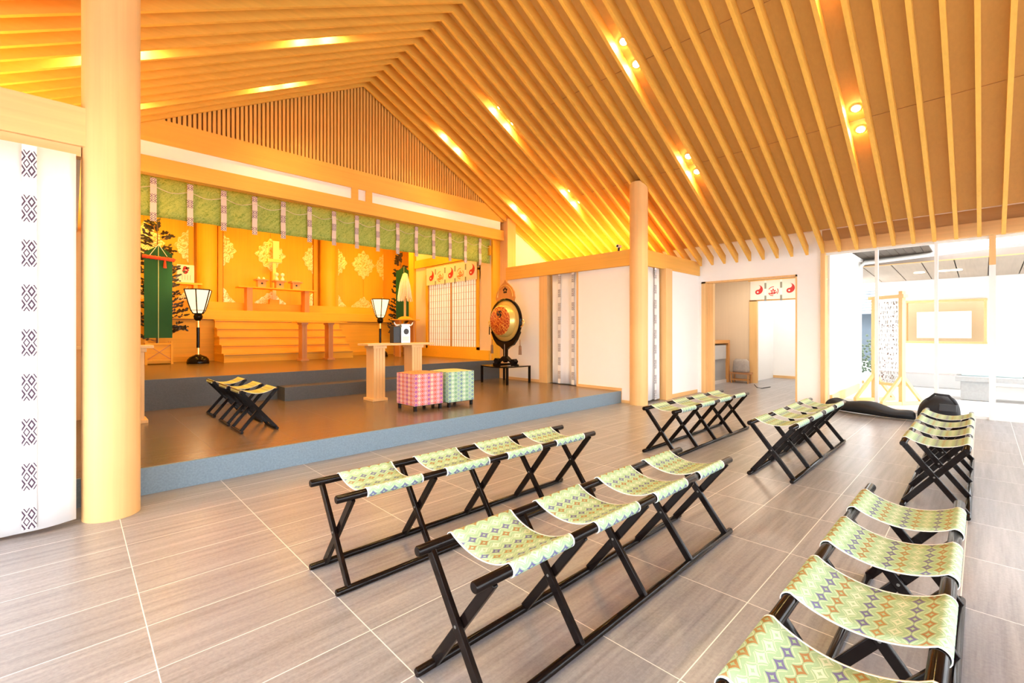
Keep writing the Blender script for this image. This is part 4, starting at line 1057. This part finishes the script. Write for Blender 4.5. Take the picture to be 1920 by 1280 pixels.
MB().box((-.06, -.08, 2.08), (.2, 1.58, 2.13)).box((-.06, -.08, 1.02), (.2, 1.58, 1.07)).box((-.04, -.07, 1.05), (.2, -.02, 2.1)).box((-.04, 1.52, 1.05), (.2, 1.57, 2.1)).build('window_frame', M['wood_y'], ow)
MB().box((.9, -1, .5), (1.0, 2.2, 2.6)).build('inner_wall', wood('kiosk_board', (.42, .29, .16), 'y'), ow)
MB().box((.55, .2, 1.15), (.6, 1.25, 1.85)).build('white_blind', M['paper'], ow)
MB().box((.0, 1.38, 1.07), (.03, 1.41, 2.08)).build('window_bar', M['red_wood'], ow)
m = MB()
for k in range(20): m.add([(-3.0, 2.4-.5*k, 2.79), (-3.0, 2.4-.5*k-.48, 2.79), (0, 2.4-.5*k-.48, 2.67), (0, 2.4-.5*k, 2.67), (-3.0, 2.4-.5*k, 2.82), (-3.0, 2.4-.5*k-.48, 2.82), (0, 2.4-.5*k-.48, 2.70), (0, 2.4-.5*k, 2.70)], [(0,1,2,3),(4,7,6,5),(0,4,5,1),(1,5,6,2),(2,6,7,3),(3,7,4,0)])
m.build('canopy_boards', M['plank_mid'], ow)
MB().box((-3.06, -8, 2.80), (-2.98, 2.45, 2.93)).build('fascia', wood('fascia_wood', (.40, .33, .29), 'y', .6), ow)
MB().box((-3.07, -8, 2.785), (-3.0, 2.45, 2.80)).build('fascia_line', M['wood_y'], ow)
MB().box((-3.0, -8, 2.90), (0, 2.45, 3.0)).build('canopy_roof', M['greystone'], ow)
m = MB()
for y in (1.05, .62, .42): m.lathe([(.0, 0), (.10, 0), (.10, .02)], (-1.5, y, 2.715), 20)
m.build('canopy_lamp', emis('canopy_lamp_glow', (1, .86, .6), 6), ow)
# paper-fortune rack
rk = thing('fortune_rack', 'wooden rack covered with knotted white paper strips outside the glass', 'rack', (10.85, 1.22, 0), radians(-37))
for s in (-1, 1): MB().box((-.035, s*.27-.035, 0), (.035, s*.27+.035, 1.98 if s > 0 else 2.04)).build('post', M['wood_z'], rk)
m = MB(); m.box((-.05, -.34, 1.92), (.05, .36, 1.98)); m.box((-.02, -.27, .32), (.02, .27, .37)); m.build('crossbar', M['wood_y'], rk)
m = MB()
for s in (-1, 1):
    m.bar((-.42, s*.27, .03), (.42, s*.27, .03), .06, .06); m.bar((-.40, s*.27, .05), (-.02, s*.27, .50), .05, .05); m.bar((.40, s*.27, .05), (.02, s*.27, .50), .05, .05)
m.build('brace', M['wood_x'], rk)
m = MB(); rnd = random.Random(12)
for j in range(18):
    m.tube([(0, -.25, .42+.085*j), (0, .25, .42+.085*j)], .003, 5)
m.build('wire', M['steel'], rk)
m = MB()
for j in range(18):
    for k in range(9):
        y = -.23+.058*k+rnd.uniform(-.01, .01); z = .42+.085*j
        for q in (-1, 1):
            a = Vector((rnd.uniform(-.02, .02), y, z)); b = a + Vector((rnd.uniform(-.03, .03), q*rnd.uniform(.01, .03), -rnd.uniform(.03, .07)))
            m.bar(a, b, .012, .004)
o = m.build('paper_strips', plain('knotted_paper', (.34, .30, .26), .8, .4, 30), rk); o['kind'] = 'stuff'
m = MB()
for j in range(40):
    y = rnd.uniform(-.23, .23); z = rnd.uniform(.42, 1.85); m.box((-.04, y-.008, z-.02), (-.034, y+.008, z+.005))
o = m.build('printed_strips', M['bark'], rk); o['kind'] = 'stuff'
# bench, cushions, planter, far roofs
sb = thing('stone_bench', 'long pale stone bench outside in front of the opposite wall', 'bench', (12.6, -.25, 0))
MB().box((-.3, -1.0, .36), (.3, .62, .46)).build('slab', M['greystone'], sb, bevel=.01)
for y in (-.8, .35): MB().box((-.24, y-.2, 0), (.24, y+.2, .36)).build('support', M['greystone'], sb, bevel=.01)
for k, (y, lab) in enumerate([(.10, 'blue checked cushion on the stone bench, closer to the planter'), (-.32, 'blue and green checked cushion on the stone bench, middle one'), (-.74, 'blue checked cushion on the stone bench farther from planter')]):
    tag(MB().box((12.42, y-.19, .461), (12.82, y+.19, .58)).build('bench_cushion', brocade('checked_%d' % k, (.55, .68, .70), [(.10, .22, .36), (.16, .34, .26)], .06, .06), bevel=.02), lab, 'cushion', 'cushions on the stone bench')
pl = thing('long_planter', 'long low planter box of gravel under the serving window', 'planter', (14.9, 1.1, 0))
MB().box((-.25, -.9, 0), (.25, .75, .30)).build('box', M['concrete'], pl); MB().box((-.22, -.87, .30), (.22, .72, .33)).build('gravel_fill', M['pebble'], pl)
fb = thing('far_house', 'distant grey house with tiled roof seen past the outside wall', 'house', (26, 4.4, 0))
MB().box((0, -2.2, 0), (4, 4, 2.2)).build('wall', M['bluegrey'], fb)
m = MB()
for k in range(9): m.bar((-.6+.12*k, -2.6, 2.15+.13*k), (-.6+.12*k, 4.4, 2.15+.13*k), .3, .06)
m.build('tiled_roof', plain('roof_tile_grey', (.16, .18, .20), .6, .4, 6), fb)
m = MB(); rnd = random.Random(2)
for k in range(260):
    a = Vector((rnd.uniform(-.5, .5), rnd.uniform(-.6, .6), rnd.uniform(.1, 1.3)*rnd.uniform(.4, 1)))
    m.lathe([(0, 0), (.05, .04), (0, .09)], a, 5)
hd = thing('clipped_shrub', 'dark leafy shrub between outside wall and far house', 'shrub', (17.5, 2.9, 0))
m.build('foliage', M['shrub'], hd); MB().tube([(0, 0, 0), (0, 0, .9)], .03, 6).build('stem', M['bark'], hd)

# ------------------------------------------------------------------ lamps
def aim(o, d): o.rotation_euler = Vector(d).to_track_quat('-Z', 'Y').to_euler()
def downlight(x, y, lab):
    z = roof(x, 5.935); s = 1 if x > XC else -1
    r = thing('ceiling_downlight', lab, 'downlight', (x, y, z), 0, 'recessed downlights between the rafters')
    r.rotation_euler = (0, s*math.atan(SL), 0)
    MB().lathe([(.044, -.022), (.044, -.004)], n=20).build('lamp_face', M['lampface'], r)
    MB().lathe([(.046, -.016), (.058, -.012), (.058, 0), (.046, 0), (.046, -.016)], n=20).build('trim_ring', M['whiteplastic'], r)
    ld = bpy.data.lights.new('downlight_beam', 'SPOT'); ld.energy = SPOT_W; ld.color = WARM; ld.spot_size = radians(140); ld.spot_blend = 1.0; ld.shadow_soft_size = .05
    lo = bpy.data.objects.new('downlight_beam', ld); COL.objects.link(lo); lo.location = (x - s*.0, y, z - .05); aim(lo, (0, 0, -1))
rows = ((7.19, 'row by the gable'), (5.73, 'second row from the gable'), (3.31, 'third row from the gable'), (1.12, 'fourth row from the gable'))
for y, rn in rows:
    for s, sn in ((1, 'drum-side slope'), (-1, 'curtain-side slope')):
        for dx, hn in ((1.62, 'high'), (3.53, 'low')):
            for e, en in ((-.16, 'upper'), (.16, 'lower')):
                downlight(XC + s*(dx+e), y, '%s lamp of the %s downlight pair in the %s, %s' % (en, hn, rn, sn))
def area(name, loc, d, sx, sy, e, col):
    ld = bpy.data.lights.new(name, 'AREA'); ld.shape = 'RECTANGLE'; ld.size = sx; ld.size_y = sy; ld.energy = e; ld.color = col
    lo = bpy.data.objects.new(name, ld); COL.objects.link(lo); lo.location = loc; aim(lo, d); return lo
# cove strips lying on the side beams, shining up into the rafters
for x in (XR+1.05, XL-1.05):
    s = 1 if x > XC else -1
    struct(MB().box((min(x-s*.92, x+s*1.38), YF+.09, 2.55), (max(x-s*.92, x+s*1.38), YG+.01, 2.60)).build('ceiling_bay_%s' % ('east' if s > 0 else 'west'), M['white']))
    o = struct(MB().box((x-.12, YF+.3, 2.60), (x+.12, YG-.3, 2.63)).build('trim_%d' % (20+s), M['whiteplastic']))
    l = area('cove_strip', (x, (YF+YG)/2, 2.66), (0, .001, 1), 2.8 if False else .24, 2.8, COVE_W, (1, .62, .12))
# altar room ceiling lamps
for x in (1.3, 3.8, 6.3):
    for y in (9.6, 11.6):
        fx = thing('altar_ceiling_lamp', 'square lamp in the altar ceiling, %s row, %s' % ('stage-side' if y > 10 else 'valance-side', {1.3: 'over the tall branch', 3.8: 'over the stairs', 6.3: 'over the tray stand'}[x]), 'lamp', (x, y, 4.33), 0, 'square lamps in the altar ceiling')
        MB().box((-.2, -.2, -.02), (.2, .2, .015)).build('diffuser', emis('altar_lamp_glow', (1, .7, .35), 2), fx)
        area('altar_lamp_light', (x, y, 4.28), (0, .12, -1), .4, .4, ALTAR_W, (1, .56, .045))
# lamp in the rear room
area('rear_room_lamp', (11.4, 3.6, 2.85), (0, 0, -1), .8, .8, 30, (1, .86, .66))
area('passage_lamp', (13.7, 3.1, 2.65), (0, 0, -1), .6, .6, 18, (1, .97, .92))
struct(MB().box((10.95, 3.2, 2.86), (11.85, 4.0, 2.90)).box((13.4, 2.8, 2.66), (14, 3.4, 2.70)).build('trim_30', M['whiteplastic']))
